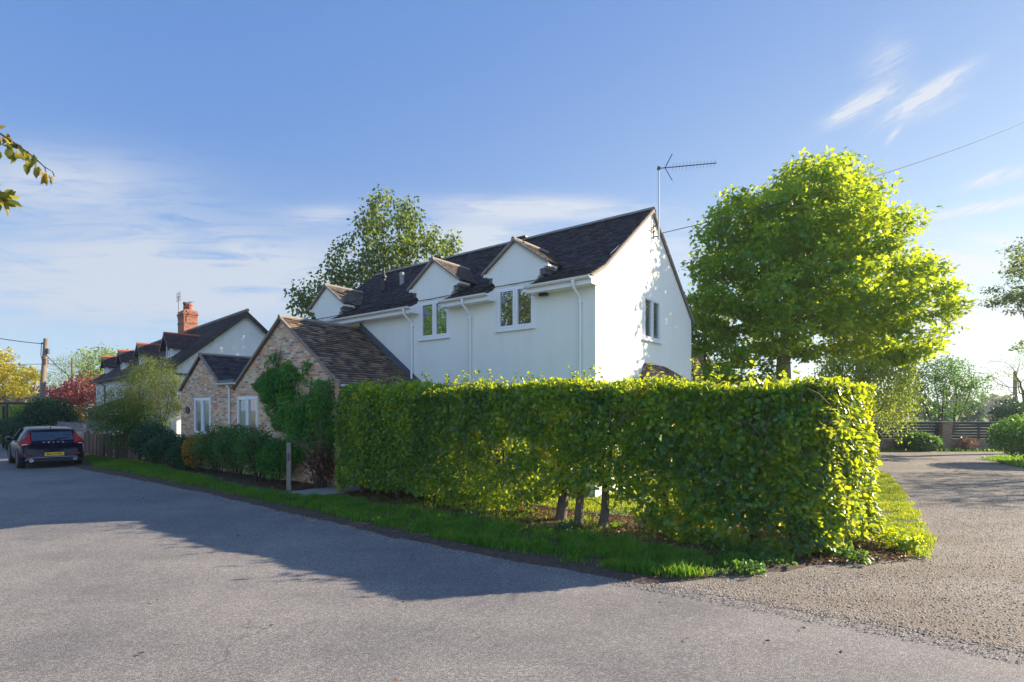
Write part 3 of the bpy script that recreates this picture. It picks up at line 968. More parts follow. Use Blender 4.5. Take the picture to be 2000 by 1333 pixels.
# gable wall facing right: rectangle up to 5.24 with a hole, then a pentagon above
wall_holes(wmb, 0.0, 6.5, 0.0, 5.02, [(GY[0], GY[1], GZ[0], 5.02)], lambda a, z, d: (-d, a, z))
wmb.face([(0, 0, 5.02), (0, GY[0], 5.02), (0, GY[0], GZ[1]), (0, 0.0, GZ[1])])
wmb.face([(0, GY[1], 5.02), (0, 6.5, 5.02), (0, 6.24, GZ[1]), (0, GY[1], GZ[1])])
wmb.face([(-.09, GY[0], 5.02), (-.09, GY[1], 5.02), (-.09, GY[1], GZ[1]), (-.09, GY[0], GZ[1])])
wmb.face([(0, GY[0], GZ[1]), (0, GY[1], GZ[1]), (-.09, GY[1], GZ[1]), (-.09, GY[0], GZ[1])])
for yy in GY:
    wmb.face([(0, yy, 5.02), (0, yy, GZ[1]), (-.09, yy, GZ[1]), (-.09, yy, 5.02)])
wmb.face([(0, 0, GZ[1]), (0, GY[0], GZ[1]), (0, GY[1], GZ[1]), (0, 6.24, GZ[1]), (0, 3.25, 7.62), (0, 0.35, 5.47), (0, 0, 5.30)])
wmb.face([(-12, 0, 0), (-12, 6.5, 0), (-12, 6.5, 5.02), (-12, 3.25, 7.62), (-12, .35, 5.47), (-12, 0, 5.35)])
wmb.face([(-12, 6.5, 0), (0, 6.5, 0), (0, 6.5, 5.02), (-12, 6.5, 5.02)])
for c in DC:
    pl = [(-.66, 5.352), (-.70, 5.43), (-.76, 5.47), (-.76, 5.61), (-.95, 5.63), (-.95, 5.78), (0, 6.44), (.95, 5.78), (.95, 5.63), (.76, 5.61), (.76, 5.47), (.70, 5.43), (.66, 5.352)]
    wmb.prism(pl, lambda a, b, t, c=c: (c + a, t, b), 0.0, 1.5)
wmb.build('wall', M['render_wall'], house)
for c in DC:
    window(house, (c, 0.0, 4.74), 1.22, 1.11, 'F', M['glass'], deep=-0.005)
window(house, (0.0, 3.25, 4.62), 1.17, 1.19, 'G', M['gable_glass'], deep=0.02, fw=0.06)
# roof: solid core plus individual tiles
rmb = MB()
prof = [(-0.30, 5.14), (-0.30, 5.18), (0.35, 5.53), (3.25, 7.70), (6.62, 4.97), (6.62, 4.93), (3.25, 7.63), (0.35, 5.475), (0.0, 5.36)]
prof2 = [(-0.30, 5.14), (0.0, 5.36)]
rmb.prism([(0.012, 5.30), (0.012, 5.345), (0.35, 5.53), (3.25, 7.70), (6.62, 4.97), (6.62, 4.90), (3.25, 7.625), (0.35, 5.48)], lambda a, b, t: (t, a, b), -12.1, 0.07)
sl1 = Vector((0, 0.65, 0.35))
LS1 = sl1.length
vc = LS1 * 0.312 / 0.65
n1_ = Vector((0, -0.35, 0.65))
segs = [(-12.1, DC[2] - 0.72), (DC[2] + 0.72, DC[1] - 0.72), (DC[1] + 0.72, DC[0] - 0.72), (DC[0] + 0.72, 0.07)]
for a, b in segs:
    rmb.prism([(-0.30, 5.12), (-0.30, 5.18), (0.012, 5.345), (0.012, 5.30)], lambda p, q, t: (t, p, q), a, b)
    tiles(rmb, (0, -0.30, 5.18), (1, 0, 0), sl1, n1_, [(a, -0.03), (b, -0.03), (b, vc), (a, vc)], 0.105, 0.15, seed=int(50 + a))
tiles(rmb, (0, -0.30, 5.18), (1, 0, 0), sl1, n1_, [(-12.1, vc), (0.08, vc), (0.08, LS1), (-12.1, LS1)], 0.105, 0.15, seed=1)
sl2 = Vector((0, 2.90, 2.17))
tiles(rmb, (0, 0.35, 5.53), (1, 0, 0), sl2, Vector((0, -2.17, 2.90)), [(-12.1, 0), (0.08, 0), (0.08, sl2.length), (-12.1, sl2.length)], 0.105, 0.15, seed=2)
rmb.build('roof', M['slate_main'], house)
rd = MB()
x = -12.1
rr = random.Random(4)
while x < 0.05:
    l = 0.44
    x1 = min(x + l, 0.09)
    for s in (-1, 1):
        rd.face([(x, 3.25, 7.775 + rr.uniform(-.004, .004)), (x1 - .01, 3.25, 7.775), (x1 - .01, 3.25 + s * 0.15, 7.655), (x, 3.25 + s * 0.15, 7.655)][::s], rr.random())
    x = x1
rd.build('ridge_tile', M['mortar'], house)
vg = MB()
for xx in (0.03, -12.08):
    for (a, b), (c2, d) in (((-0.3, 5.17), (0.35, 5.515)), ((0.35, 5.515), (3.25, 7.685)), ((3.25, 7.685), (6.62, 4.955))):
        vg.mesh([(xx, a, b - .07), (xx + .055, a, b - .07), (xx + .055, c2, d - .07), (xx, c2, d - .07), (xx, a, b + .005), (xx + .055, a, b + .005), (xx + .055, c2, d + .005), (xx, c2, d + .005)],
                [(0, 1, 2, 3), (4, 7, 6, 5), (0, 4, 5, 1), (1, 5, 6, 2), (2, 6, 7, 3), (3, 7, 4, 0)])
each(vg, 'verge', M['mortar'], house)
# dormer roofs
for k, c in enumerate(DC):
    dm = MB()
    for s in (-1, 1):
        U = Vector((0, 1, 0))
        V = Vector((-s * 1.07, 0, 0.735))
        N = Vector((s * 0.735, 0, 1.07))
        L = V.length
        O = (c + s * 1.07, 0, 5.755)
        p0 = Vector(O)
        q = [p0 + Vector((0, -.07, 0)), p0 + Vector((0, .62, 0)), Vector((c, 1.62, 6.49)), Vector((c, -.07, 6.49))]
        dm.mesh([v for v in q] + [v - Vector((0, 0, .05)) for v in q], [(0, 1, 2, 3), (7, 6, 5, 4), (0, 4, 5, 1), (3, 7, 4, 0)] if s > 0 else [(3, 2, 1, 0), (4, 5, 6, 7), (1, 5, 4, 0), (0, 4, 7, 3)], 0.5)
        tiles(dm, O, U, V, N, [(-.08, -0.02), (.62, -0.02), (1.6, L), (-.08, L)], 0.105, 0.15, seed=10 + k * 2 + s, lift=0.016)
    dr = dm.build('dormer_roof', M['slate_dormer'], house)
    vm = MB()
    for s in (-1, 1):
        V0, V1 = Vector((c + s * 1.08, 0, 5.74)), Vector((c, 0, 6.49))
        ups = Vector((0, 0, 0.035))
        vm.mesh([V0 + Vector((0, -.10, -.05)), V1 + Vector((0, -.10, -.05)), V1 + Vector((0, -.10, .02)), V0 + Vector((0, -.10, .02)),
                 V0 + Vector((0, -.04, -.05)), V1 + Vector((0, -.04, -.05)), V1 + Vector((0, -.04, .02)), V0 + Vector((0, -.04, .02))],
                [(0, 1, 2, 3), (7, 6, 5, 4), (0, 4, 5, 1), (3, 2, 6, 7), (0, 3, 7, 4)])
    vm.tube([(c, -.11, 6.50), (c, 1.5, 6.50)], 0.055, 8)
    each(vm, 'dormer_verge', M['mortar'], dr)
    sm = MB()
    for s in (-1, 1):
        sm.box((c + s * 0.985, 0.17, 5.69), (0.13, 0.42, 0.085))
    each(sm, 'dormer_soffit', M['upvc'], dr)
    lm = MB()
    for s in (-1, 1):
        lm.box((c + s * 0.835, 0.30, 5.545), (0.145, 0.5, 0.12))
    each(lm, 'lead_flashing', M['lead'], dr)
# fascia, soffit and gutters between dormers
segs = [(-12.1, DC[2] - 0.66), (DC[2] + 0.60, DC[1] - 0.66), (DC[1] + 0.60, DC[0] - 0.66), (DC[0] + 0.60, 0.06)]
for a, b in segs:
    fm = MB()
    fm.box(((a + b) / 2, -0.312, 5.05), (b - a, 0.022, 0.17))
    fm.box(((a + b) / 2, -0.152, 4.972), (b - a, 0.30, 0.014))
    for e in (a, b):
        fm.prism([(-0.32, 4.965), (-0.001, 4.965), (-0.001, 5.30), (-0.30, 5.14), (-0.32, 5.12)], lambda p, q, t: (t, p, q), e - 0.012, e + 0.012)
    fo = fm.build('fascia', M['upvc'], house)
    gm = MB()
    n = 8
    ring = [(-0.385 + 0.062 * math.cos(math.pi + math.pi * i / n), 5.135 + 0.062 * math.sin(math.pi + math.pi * i / n)) for i in range(n + 1)]
    ring2 = [(-0.385 + 0.054 * math.cos(math.pi + math.pi * i / n), 5.137 + 0.054 * math.sin(math.pi + math.pi * i / n)) for i in range(n, -1, -1)]
    gm.prism(ring + ring2, lambda p, q, t: (t, p, q), a - 0.02, b + 0.02)
    gm.build('gutter', M['upvc'], fo, smooth=True)
for x, zb in ((-6.22, 3.0), (-3.85, 0.1), (-0.38, 0.1)):
    pm = MB()
    pm.tube([(x, -0.385, 5.10), (x, -0.385, 4.98), (x, -0.36, 4.93), (x, -0.10, 4.74), (x, -0.065, 4.68), (x, -0.065, zb)], 0.034, 10)
    pm.tube([(x, -0.385, 5.11), (x, -0.385, 5.03)], 0.045, 10)
    z = 4.66
    while z > zb + 0.3:
        pm.tube([(x, -0.065, z), (x, -0.065, z - 0.05)], 0.043, 10)
        pm.box((x, -0.02, z - 0.02), (0.11, 0.04, 0.035))
        z -= 1.75
    pm.build('downpipe', M['upvc'], house, smooth=True)
# flue vents on the main slope
vm = MB()
vm.lathe([(0.10, 6.35), (0.10, 6.62), (0.075, 6.64), (0.075, 6.80), (0.11, 6.84), (0.11, 6.88), (0.07, 6.94), (0.03, 7.12)], (-9.35, 1.42, 0), 12)
vm.build('flue_vent', M['black'], house, smooth=True)
vm = MB()
vm.lathe([(0.085, 6.5), (0.085, 6.85), (0.10, 6.86), (0.10, 6.93), (0.07, 7.0)], (-8.75, 1.75, 0), 12)
vm.build('soil_vent', M['fence_grey'], house, smooth=True)
for xx in (-8.5, -4.6):
    vm = MB()
    vm.box((xx, 3.28, 7.80), (0.55, 0.22, 0.07))
    vm.build('ridge_vent', M['black'], house, bevel=0.01)
# lean-to porch roof on the gable wall
pm = MB()
T = [(0.01, 2.75, 3.36), (0.01, 4.1, 3.36)]
B = [(0.95, 2.3, 2.72), (0.95, 4.55, 2.72)]
pm.mesh(T + B + [(0.01, 2.3, 2.72), (0.01, 4.55, 2.72)], [(0, 2, 3, 1), (0, 4, 2), (1, 3, 5), (2, 4, 5, 3)])
V = Vector((-0.94, 0, 0.64))
tiles(pm, (0.95, 0, 2.72), (0, 1, 0), V, Vector((0.64, 0, 0.94)), [(2.28, 0), (4.57, 0), (4.12, V.length), (2.73, V.length)], 0.105, 0.15, seed=33)
Vl = Vector((0, 0.45, 0.64))
tiles(pm, (0, 2.3, 2.72), (1, 0, 0), Vl, Vector((0, -0.64, 0.45)), [(0.0, 0), (0.97, 0), (0.03, Vl.length), (0.0, Vl.length)], 0.105, 0.15, seed=34)
pr = pm.build('porch_roof', M['slate_annexe'], house)
lm = MB()
for q in ((2.42, 0.85), (4.43, 0.85)):
    lm.box((q[1], q[0], 1.35), (0.1, 0.1, 2.74))
each(lm, 'porch_post', M['upvc'], pr)
# cables and a small camera on the walls
cm = MB()
cm.tube([(0.01, 3.0, 6.86), (0.012, 2.2, 6.60), (0.012, 1.2, 6.2), (0.012, 0.75, 5.9), (0.012, 0.62, 5.4), (0.012, 0.3, 5.05), (0.012, 0.1, 4.95)], 0.006, 5)
cm.build('wall_cable', M['fence_grey'], house)
cm = MB()
cm.box((DC[0] + 0.95, -0.1, 4.93), (0.22, 0.12, 0.06), 0.2)
cm.build('security_camera', M['black'], house, bevel=0.01)

# television aerial on its mast
ae = thing('tv_aerial', 'tall television aerial on a pale mast bracketed to the gable peak of the white house', 'aerial', (1.938 + 0.6086 * 3.42 + 0.11, 12.4 + 0.7936 * 3.42 - 0.09, 0))
mm = MB()
mm.tube([(0, 0, 6.86), (0, 0, 8.98)], 0.022, 8)
mm.build('mast', M['metal'], ae, smooth=True)
mm = MB()
for z in (6.98, 7.28):
    mm.box((-0.06, 0.05, z), (0.16, 0.03, 0.03), HR)
mm.box((-0.13, -0.02, 7.12), (0.025, 0.4, 0.03), HR)
mm.box((-0.13, 0.05, 7.12), (0.03, 0.03, 0.42), HR)
mm.tube([(-0.2, -0.15, 6.85), (-0.2, -0.15, 7.75)], 0.007, 5)
each(mm, 'bracket', M['aerial'], ae)
mm = MB()
bd = Vector((0.985, -0.17, 0.02)).normalized()
sd = Vector((0.17, 0.985, 0))
b0 = Vector((0, 0, 8.88))
mm.tube([b0 - bd * 0.05, b0 + bd * 1.55], 0.013, 6)
mm.box(b0, (0.07, 0.07, 0.09))
for k in range(13):
    p = b0 + bd * (0.38 + 0.093 * k)
    mm.tube([p - sd * 0.10 - Vector((0, 0, .06)), p + sd * 0.10 + Vector((0, 0, .06))], 0.004, 4)
    mm.tube([p + sd * 0.10 - Vector((0, 0, .06)), p - sd * 0.10 + Vector((0, 0, .06))], 0.004, 4)
mm.build('boom', M['aerial'], ae)
mm = MB()
for s in (-1, 1):
    q0 = b0 + bd * 0.17
    q1 = b0 + bd * 0.36 + Vector((0, 0, s * 0.36))
    mm.tube([q0, q1], 0.012, 5)
    for k in range(5):
        p = q0.lerp(q1, k / 4)
        mm.tube([p - sd * 0.14 - Vector((0, 0, .09)), p + sd * 0.14 + Vector((0, 0, .09))], 0.005, 4)
mm.build('reflector', M['aerial'], ae)

# ------------------------------------------------------------------ brick annexe (same local frame as the house)
an = thing('brick_annexe', 'single storey buff brick annexe with two gables and brown tiled roofs facing the road', 'annexe', (1.938, 12.4, 0), HR)
FY = -2.73
AX, AZ_ = -8.82, 4.78       # big gable apex
mb = MB()
W2 = (-11.56, -10.23, 1.22, 2.52)
W1 = (-14.79, -13.44, 1.22, 2.52)
wall_holes(mb, -15.9, -6.05, 0, 2.72, [W1, W2], lambda a, z, d: (a, FY + d, z))
mb.face([(-11.62, FY, 2.72), (-6.05, FY, 2.72), (-6.05, FY, 2.80), (AX, FY, AZ_ - .06), (-11.62, FY, 2.80)])
mb.face([(-15.9, FY, 2.72), (-11.62, FY, 2.72), (-11.62, FY, 3.0), (-12.72, FY, 3.0), (-14.14, FY, 3.97), (-15.9, FY, 2.76)])
mb.face([(-6.05, FY, 0), (-6.05, -0.002, 0), (-6.05, -0.002, 2.80), (-6.05, FY, 2.80)])
mb.face([(-15.9, 2.5, 0), (-15.9, FY, 0), (-15.9, FY, 2.76), (-15.9, 2.5, 2.76)])
mb.face([(-12.05, 2.5, 0), (-15.9, 2.5, 0), (-15.9, 2.5, 2.76), (-14.14, 2.5, 3.97), (-12.4, 2.5, 2.78), (-12.05, 2.5, 2.78)])
wall_o = mb.build('wall', M['brick'], an)
window(an, ((W1[0] + W1[1]) / 2, FY, 1.87), 1.34, 1.29, 'F', M['curtain_glass'], deep=-0.005)
window(an, ((W2[0] + W2[1]) / 2, FY, 1.87), 1.32, 1.29, 'F', [M['curtain_glass'], M['blind_glass']], deep=-0.005)
rm = MB()
# big gable roof
zE = 2.82
for s in (1, -1):
    xe = AX + s * 2.93
    ze = AZ_ - 0.69 * 2.93 + 0.02
    U = Vector((0, 1, 0))
    V = Vector((AX - xe, 0, AZ_ - ze))
    N = Vector((s * (AZ_ - ze), 0, abs(AX - xe)))
    yb = 0.0 if s == 1 else 2.0
    q = [Vector((xe, FY - .06, ze)), Vector((xe, yb, ze)), Vector((AX, yb, AZ_)), Vector((AX, FY - .06, AZ_))]
    rm.mesh(q + [v - Vector((0, 0, .055)) for v in q], [(0, 1, 2, 3), (7, 6, 5, 4), (0, 4, 5, 1), (3, 7, 4, 0)])
    tiles(rm, (xe, 0, ze), U, V, N, [(FY - .08, -.02), (yb, -.02), (yb, V.length), (FY - .08, V.length)], 0.125, 0.18, seed=50 + s, lift=0.034)
ro = rm.build('roof', M['slate_annexe'], an)
tag(ro, 'larger brown tiled gable roof with moss')
rm = MB()
for s in (1, -1):
    hw = 1.78 if s < 0 else 2.0
    xe = -14.14 + s * hw
    az = 4.03
    ze = az - 0.69 * hw
    U = Vector((0, 1, 0))
    V = Vector((-14.14 - xe, 0, az - ze))
    N = Vector((s * (az - ze), 0, hw))
    y0 = FY - .06 if s < 0 else FY - .06
    q = [Vector((xe, y0, ze)), Vector((xe, 2.6, ze)), Vector((-14.14, 2.6, az)), Vector((-14.14, y0, az))]
    if s > 0:
        # the foot of this slope dips behind the box gutter
        rm.mesh([Vector((xe, FY + .1, ze)), Vector((xe, 2.6, ze)), Vector((-14.14, 2.6, az)), Vector((-14.14, y0, az)), Vector((-12.7, y0, 3.037))], [(0, 1, 2, 3, 4)])
        tiles(rm, (xe, 0, ze), U, V, N, [(FY + .12, 0.0), (2.6, 0.0), (2.6, V.length), (y0 - .02, V.length), (y0 - .02, V.length - 1.74), (FY + .12, V.length - 1.8)], 0.12, 0.18, seed=61, lift=0.022)
    else:
        rm.mesh(q + [v - Vector((0, 0, .055)) for v in q], [(0, 1, 2, 3), (7, 6, 5, 4), (0, 4, 5, 1), (3, 7, 4, 0)])
        tiles(rm, (xe, 0, ze), U, V, N, [(y0 - .02, -.02), (2.6, -.02), (2.6, V.length), (y0 - .02, V.length)], 0.12, 0.18, seed=62, lift=0.022)
ro2 = rm.build('roof', M['slate_main'], an)
tag(ro2, 'smaller dark tiled gable roof')
vm = MB()


def rake(vm, x0, z0, x1, z1, y, t=0.06, d=0.07):
    vm.mesh([(x0, y - d, z0 - t), (x1, y - d, z1 - t), (x1, y - d, z1 + .02), (x0, y - d, z0 + .02), (x0, y, z0 - t), (x1, y, z1 - t), (x1, y, z1 + .02), (x0, y, z0 + .02)],
            [(0, 1, 2, 3), (7, 6, 5, 4), (0, 4, 5, 1), (3, 2, 6, 7), (0, 3, 7, 4), (1, 5, 6, 2)])


rake(vm, AX + 2.95, AZ_ - 0.69 * 2.95 + .02, AX, AZ_ + .02, FY - .03)
rake(vm, AX - 2.72, AZ_ - 0.69 * 2.72 + .02, AX, AZ_ + .02, FY - .03)
vm.tube([(AX, FY - .1, AZ_ + .02), (AX, -0.02, AZ_ + .02)], 0.065, 8)
each(vm, 'verge', M['mortar'], ro)
vm = MB()
rake(vm, -14.14 + 1.42, 4.03 - 0.69 * 1.42, -14.14, 4.04, FY - .03)
rake(vm, -14.14 - 1.8, 4.03 - 0.69 * 1.8, -14.14, 4.04, FY - .03)
vm.tube([(-14.14, FY - .1, 4.04), (-14.14, 2.5, 4.04)], 0.06, 8)
each(vm, 'verge', M['mortar'], ro2)
lm = MB()
for s in (1,):
    p0, p1 = (AX + 2.9, AZ_ - 0.69 * 2.9 + .05), (AX, AZ_ + .08)
    lm.mesh([(p0[0], -.02, p0[1]), (p1[0], -.02, p1[1]), (p1[0] + .02, -.02, p1[1] + .15), (p0[0] + .02, -.02, p0[1] + .15), (p0[0], -.14, p0[1] + .0), (p1[0], -.14, p1[1] + .0)], [(0, 3, 2, 1), (0, 1, 5, 4)])
each(lm, 'lead_flashing', M['lead'], ro)
gm = MB()
gm.box((-12.15, FY - 0.05, 3.02), (1.12, 0.10, 0.10))
gm.build('valley_board', M['lead'], an)
gm = MB()
n = 8
ring = [(-0.13 + 0.058 * math.cos(math.pi + math.pi * i / n), 2.96 + 0.058 * math.sin(math.pi + math.pi * i / n)) for i in range(n + 1)]
gm.prism(ring, lambda p, q, t: (t, FY + p, q), -12.95, -11.45)
gm.build('gutter', M['upvc'], an, smooth=True)
gm = MB()
gm.prism(ring, lambda p, q, t: (-5.85 + p + 0.13, t, q - 0.21), FY - .04, -0.1)
gm.build('gutter', M['upvc'], an, smooth=True)
gm = MB()
gm.tube([(-11.98, FY - .12, 2.92), (-11.98, FY - .12, 2.86), (-11.98, FY - .055, 2.78), (-11.98, FY - .055, 0.1)], 0.037, 10)
gm.build('downpipe', M['upvc'], an, smooth=True)
fb = MB()
fb.box((-15.93, FY + 0.6, 2.72), (0.08, 1.4, 0.16))
fb.build('fascia', M['upvc'], an)
# stained timber side door in the right-hand wall
dm = MB()
dm.box((-6.03, -1.15, 1.02), (0.05, 0.86, 1.98))
for k in range(5):
    dm.box((-6.0, -1.5 + 0.175 * k, 1.02), (0.012, 0.155, 1.86))
do = dm.build('door', M['door'], an, bevel=0.004)
# oval house name sign
sg = MB()
sg.prism([(0.17 * math.cos(2 * math.pi * k / 24), 0.125 * math.sin(2 * math.pi * k / 24)) for k in range(24)], lambda a, b, t: (a, t, b), -0.025, 0.0)
so = sg.build('house_sign', M['black'])
P = Matrix.Translation((1.938, 12.4, 0)) @ Matrix.Rotation(HR, 4, 'Z') @ Matrix.Translation((-15.27, FY - 0.002, 2.07))
so.matrix_world = P
tag(so, 'small oval black house name plate on the brick left of the window', 'house sign')
# worn, unreadable pale lettering in two lines
sm = MB()
rr = random.Random(5)
for row, (z, n_, hh) in enumerate(((0.035, 3, 0.045), (-0.04, 8, 0.03))):
    for k in range(n_):
        xx = (k - (n_ - 1) / 2) * (0.05 if row == 0 else 0.03)
        sm.box((xx, -0.027, z), (0.008, 0.004, hh))
        if rr.random() < 0.6:
            sm.box((xx + 0.009, -0.027, z + rr.choice((-.4, 0, .4)) * hh), (0.014, 0.004, 0.007))
stuff(sm.build('lettering', M['fence_grey'], so))

# ------------------------------------------------------------------ neighbouring cottage row
CR = math.atan2(-0.698, 0.716)
ct = thing('white_cottage', 'white rough cast cottage row with small red tiled dormers and a brick chimney', 'cottage', (-15.45, 24.6, 0), CR)
CL = -21.5
ER, RDG = 4.3, 6.94
mb = MB()
mb.face([(0, 0, 0), (0, 6, 0), (0, 6, ER), (0, 3, RDG - .08), (0, 0, ER)])
mb.face([(CL, 0, 0), (0, 0, 0), (0, 0, ER), (CL, 0, ER)])
mb.face([(CL, 6, 0), (CL, 0, 0), (CL, 0, ER), (CL, 3, RDG - .08), (CL, 6, ER)])
mb.face([(0, 6, 0), (CL, 6, 0), (CL, 6, ER), (0, 6, ER)])
mb.build('wall', M['cottage_wall'], ct)
sl = (RDG - ER) / 3
rm = MB()
rm.prism([(-.32, ER - .32 * sl - .02), (-.32, ER - .32 * sl + .05), (3, RDG + .05), (6.32, ER - .32 * sl + .05), (6.32, ER - .32 * sl - .02), (3, RDG - .05)], lambda a, b, t: (t, a, b), CL - .25, 0.28)
V = Vector((0, 3.32, 3.32 * sl))
tiles(rm, (0, -.32, ER - .32 * sl + .05), (1, 0, 0), V, Vector((0, -V.z, V.y)), [(CL - .27, -.03), (.30, -.03), (.30, V.length), (CL - .27, V.length)], 0.16, 0.24, seed=70, lift=0.025)
ro = rm.build('roof', M['tile_cottage'], ct)
vm = MB()
vm.tube([(CL - .27, 3, RDG + .09), (.31, 3, RDG + .09)], 0.085, 8)
vm.build('ridge_tile', M['mortar'], ro)
vm = MB()
for s in (-1, 1):
    y0, z0 = 3 + s * 3.36, ER - .36 * sl + .02
    vm.mesh([(.22, y0, z0 - .22), (.22, 3, RDG - .20), (.22, 3, RDG + .03), (.22, y0, z0 + .03), (.29, y0, z0 - .22), (.29, 3, RDG - .20), (.29, 3, RDG + .03), (.29, y0, z0 + .03)],
            [(0, 1, 2, 3), (7, 6, 5, 4), (0, 4, 5, 1), (3, 2, 6, 7), (0, 3, 7, 4)])
    vm.box((0.13, 3 + s * 1.6, ER + 1.4 * sl - .12), (0.3, 0.14, 0.14))
each(vm, 'bargeboard', M['black'], ct)
gm = MB()
gm.tube([(CL - .2, -.40, ER - .30), (.2, -.40, ER - .30)], 0.06, 8)
gm.tube([(.15, -.40, ER - .32), (.15, -.2, ER - .5), (.1, -.05, ER - .56), (.1, 1.2, ER - .62)], 0.04, 8)
for x in (-7.2, -17.6):
    gm.tube([(x, -.38, ER - .34), (x, -.06, ER - .6), (x, -.06, 0.1)], 0.04, 8)
gm.build('gutter', M['black'], ct)
for k, cx in enumerate((-3.0, -9.0, -14.3, -20.0)):
    dm = MB()
    y0 = 0.42
    hw = 0.72
    zb = ER + y0 * sl
    za, ze = 5.92, 5.28
    dm.prism([(-hw + .08, zb - .35), (hw - .08, zb - .35), (hw - .08, ze), (0, za - .1), (-hw + .08, ze)], lambda a, b, t, cx=cx: (cx + a, t, b), y0, 1.9)
    do = dm.build('dormer', M['cottage_wall'], ct)
    dm = MB()
    for s in (-1, 1):
        O = Vector((cx + s * (hw + .12), 0, ze - .13))
        V = Vector((-s * (hw + .12), 0, za - ze + .13))
        q = [O + Vector((0, y0 - .25, 0)), O + Vector((0, 1.15, 0)), Vector((cx, 1.95, za)), Vector((cx, y0 - .25, za))]
        dm.mesh(q + [v - Vector((0, 0, .05)) for v in q], [(0, 1, 2, 3), (7, 6, 5, 4), (0, 4, 5, 1), (3, 7, 4, 0)])
        tiles(dm, O, (0, 1, 0), V, Vector((s * V.z, 0, abs(V.x))), [(y0 - .27, 0), (1.1, 0), (1.9, V.length), (y0 - .27, V.length)], 0.14, 0.2, seed=80 + k * 2 + s, lift=0.02)
    r_o = dm.build('dormer_roof', M['tile_red'], do)
    dm = MB()
    dm.tube([(cx, y0 - .27, za + .02), (cx, 1.9, za + .02)], 0.06, 8)
    dm.build('ridge_tile', M['ridge_red'], do)
    dm = MB()
    for s in (-1, 1):
        a, b = Vector((cx + s * (hw + .14), y0 - .28, ze - .16)), Vector((cx, y0 - .28, za))
        dm.mesh([a + Vector((0, 0, -.13)), b + Vector((0, 0, -.15)), b, a, a + Vector((0, .06, -.13)), b + Vector((0, .06, -.15)), b + Vector((0, .06, 0)), a + Vector((0, .06, 0))],
                [(0, 1, 2, 3), (7, 6, 5, 4), (0, 4, 5, 1), (3, 2, 6, 7), (0, 3, 7, 4)])
    each(dm, 'bargeboard', M['black'], do)
    window(do, (cx, y0, 4.98), 0.86, 0.62, 'F', M['glass'], deep=0.06, sill=False, fw=0.05)
for x, z in ((-3.6, 1.5), (-16.0, 3.2), (-20.3, 3.2), (-10.6, 1.5), (-5.0, 3.2), (-10.5, 3.2)):
    window(ct, (x, 0, z), 1.1, 1.0, 'F', M['curtain_glass'], deep=0.06)
# lean-to against the front
mb = MB()
mb.prism([(-1.6, 1.98), (0, 2.65), (0, 2.75), (-1.75, 2.02), (-1.75, 1.93)], lambda a, b, t: (t, a, b), -13.2, -6.8)
V = Vector((0, 1.75, .73))
tiles(mb, (0, -1.75, 2.02), (1, 0, 0), V, Vector((0, -V.z, V.y)), [(-13.22, -.02), (-6.78, -.02), (-6.78, V.length), (-13.22, V.length)], 0.14, 0.22, seed=95)
lo = mb.build('lean_to_roof', M['tile_cottage'], ct)
mb = MB()
for x in (-13.0, -12.2, -10.3, -8.4, -7.0):
    mb.box((x, -1.5, 1.0), (0.1, 0.1, 2.0))
mb.box((-10.0, -1.5, 0.45), (6.1, 0.09, 0.9))
each(mb, 'lean_to_frame', M['fence_brown'], lo)
mb = MB()
for a, b in ((-12.95, -12.25), (-12.15, -10.35), (-10.25, -8.45), (-8.35, -7.05)):
    mb.box(((a + b) / 2, -1.5, 1.42), (b - a, 0.03, 1.0))
each(mb, 'lean_to_glass', M['curtain_glass'], lo)
# chimney with its pots
mb = MB()
cxx, cyy = -9.9, 3.0
mb.box((cxx, cyy, 7.25), (1.35, 0.75, 1.5))
mb.box((cxx, cyy, 8.04), (1.47, 0.87, 0.09))
mb.box((cxx, cyy, 7.90), (1.41, 0.81, 0.07))
mb.box((cxx, cyy, 7.50), (1.41, 0.81, 0.07))
mb.box((cxx, cyy, 8.16), (1.37, 0.77, 0.16))
ch = mb.build('chimney', M['brick_red'], ct)
mb = MB()
mb.box((cxx, cyy, 8.27), (1.20, 0.6, 0.07))
mb.build('mortar_cap', M['mortar'], ch, bevel=0.02)
for dx, dy, h_, r_, mt in ((-.45, 0, .62, .13, 'tile_red'), (-.12, .06, .40, .14, 'pot'), (.16, -.1, .30, .12, 'pot'), (.44, .04, .38, .14, 'pot')):
    mb = MB()
    mb.lathe([(r_, 8.28), (r_ * .92, 8.28 + h_ * .75), (r_ * 1.12, 8.28 + h_ * .78), (r_ * 1.12, 8.28 + h_), (r_ * .8, 8.28 + h_), (r_ * .8, 8.28 + h_ * .6)], (cxx + dx, cyy + dy, 0), 14)
    mb.build('chimney_pot', M[mt], ch, smooth=True)


def ypt(lx, ly):
    c, s_ = math.cos(CR), math.sin(CR)
    return (-15.45 + lx * c - ly * s_, 24.6 + lx * s_ + ly * c)


def small_aerial(loc, lx, zb, h, label, n, wdt, vert):
    a = thing('tv_aerial', label, 'aerial', (*ypt(*loc), 0), CR)
    m_ = MB()
    m_.tube([(0, 0, zb), (0, 0, zb + h)], 0.022, 6)
    m_.build('mast', M['aerial'], a)
    m_ = MB()
    z = zb + h - .05
    m_.tube([(-.45, 0.0, z), (.45, 0, z)], 0.014, 5)
    for k in range(n):
        x = -.42 + .84 * k / (n - 1)
        d = (0, 0, wdt) if vert else (0, wdt, 0)
        m_.tube([(x - d[0], -d[1], z - d[2]), (x + d[0], d[1], z + d[2])], 0.009, 4)
    if vert:
        for dz in (-.22, .22):
            m_.tube([(-.45, 0, z + dz), (.3, 0, z + dz)], 0.008, 4)
    m_.build('antenna', M['aerial'], a)


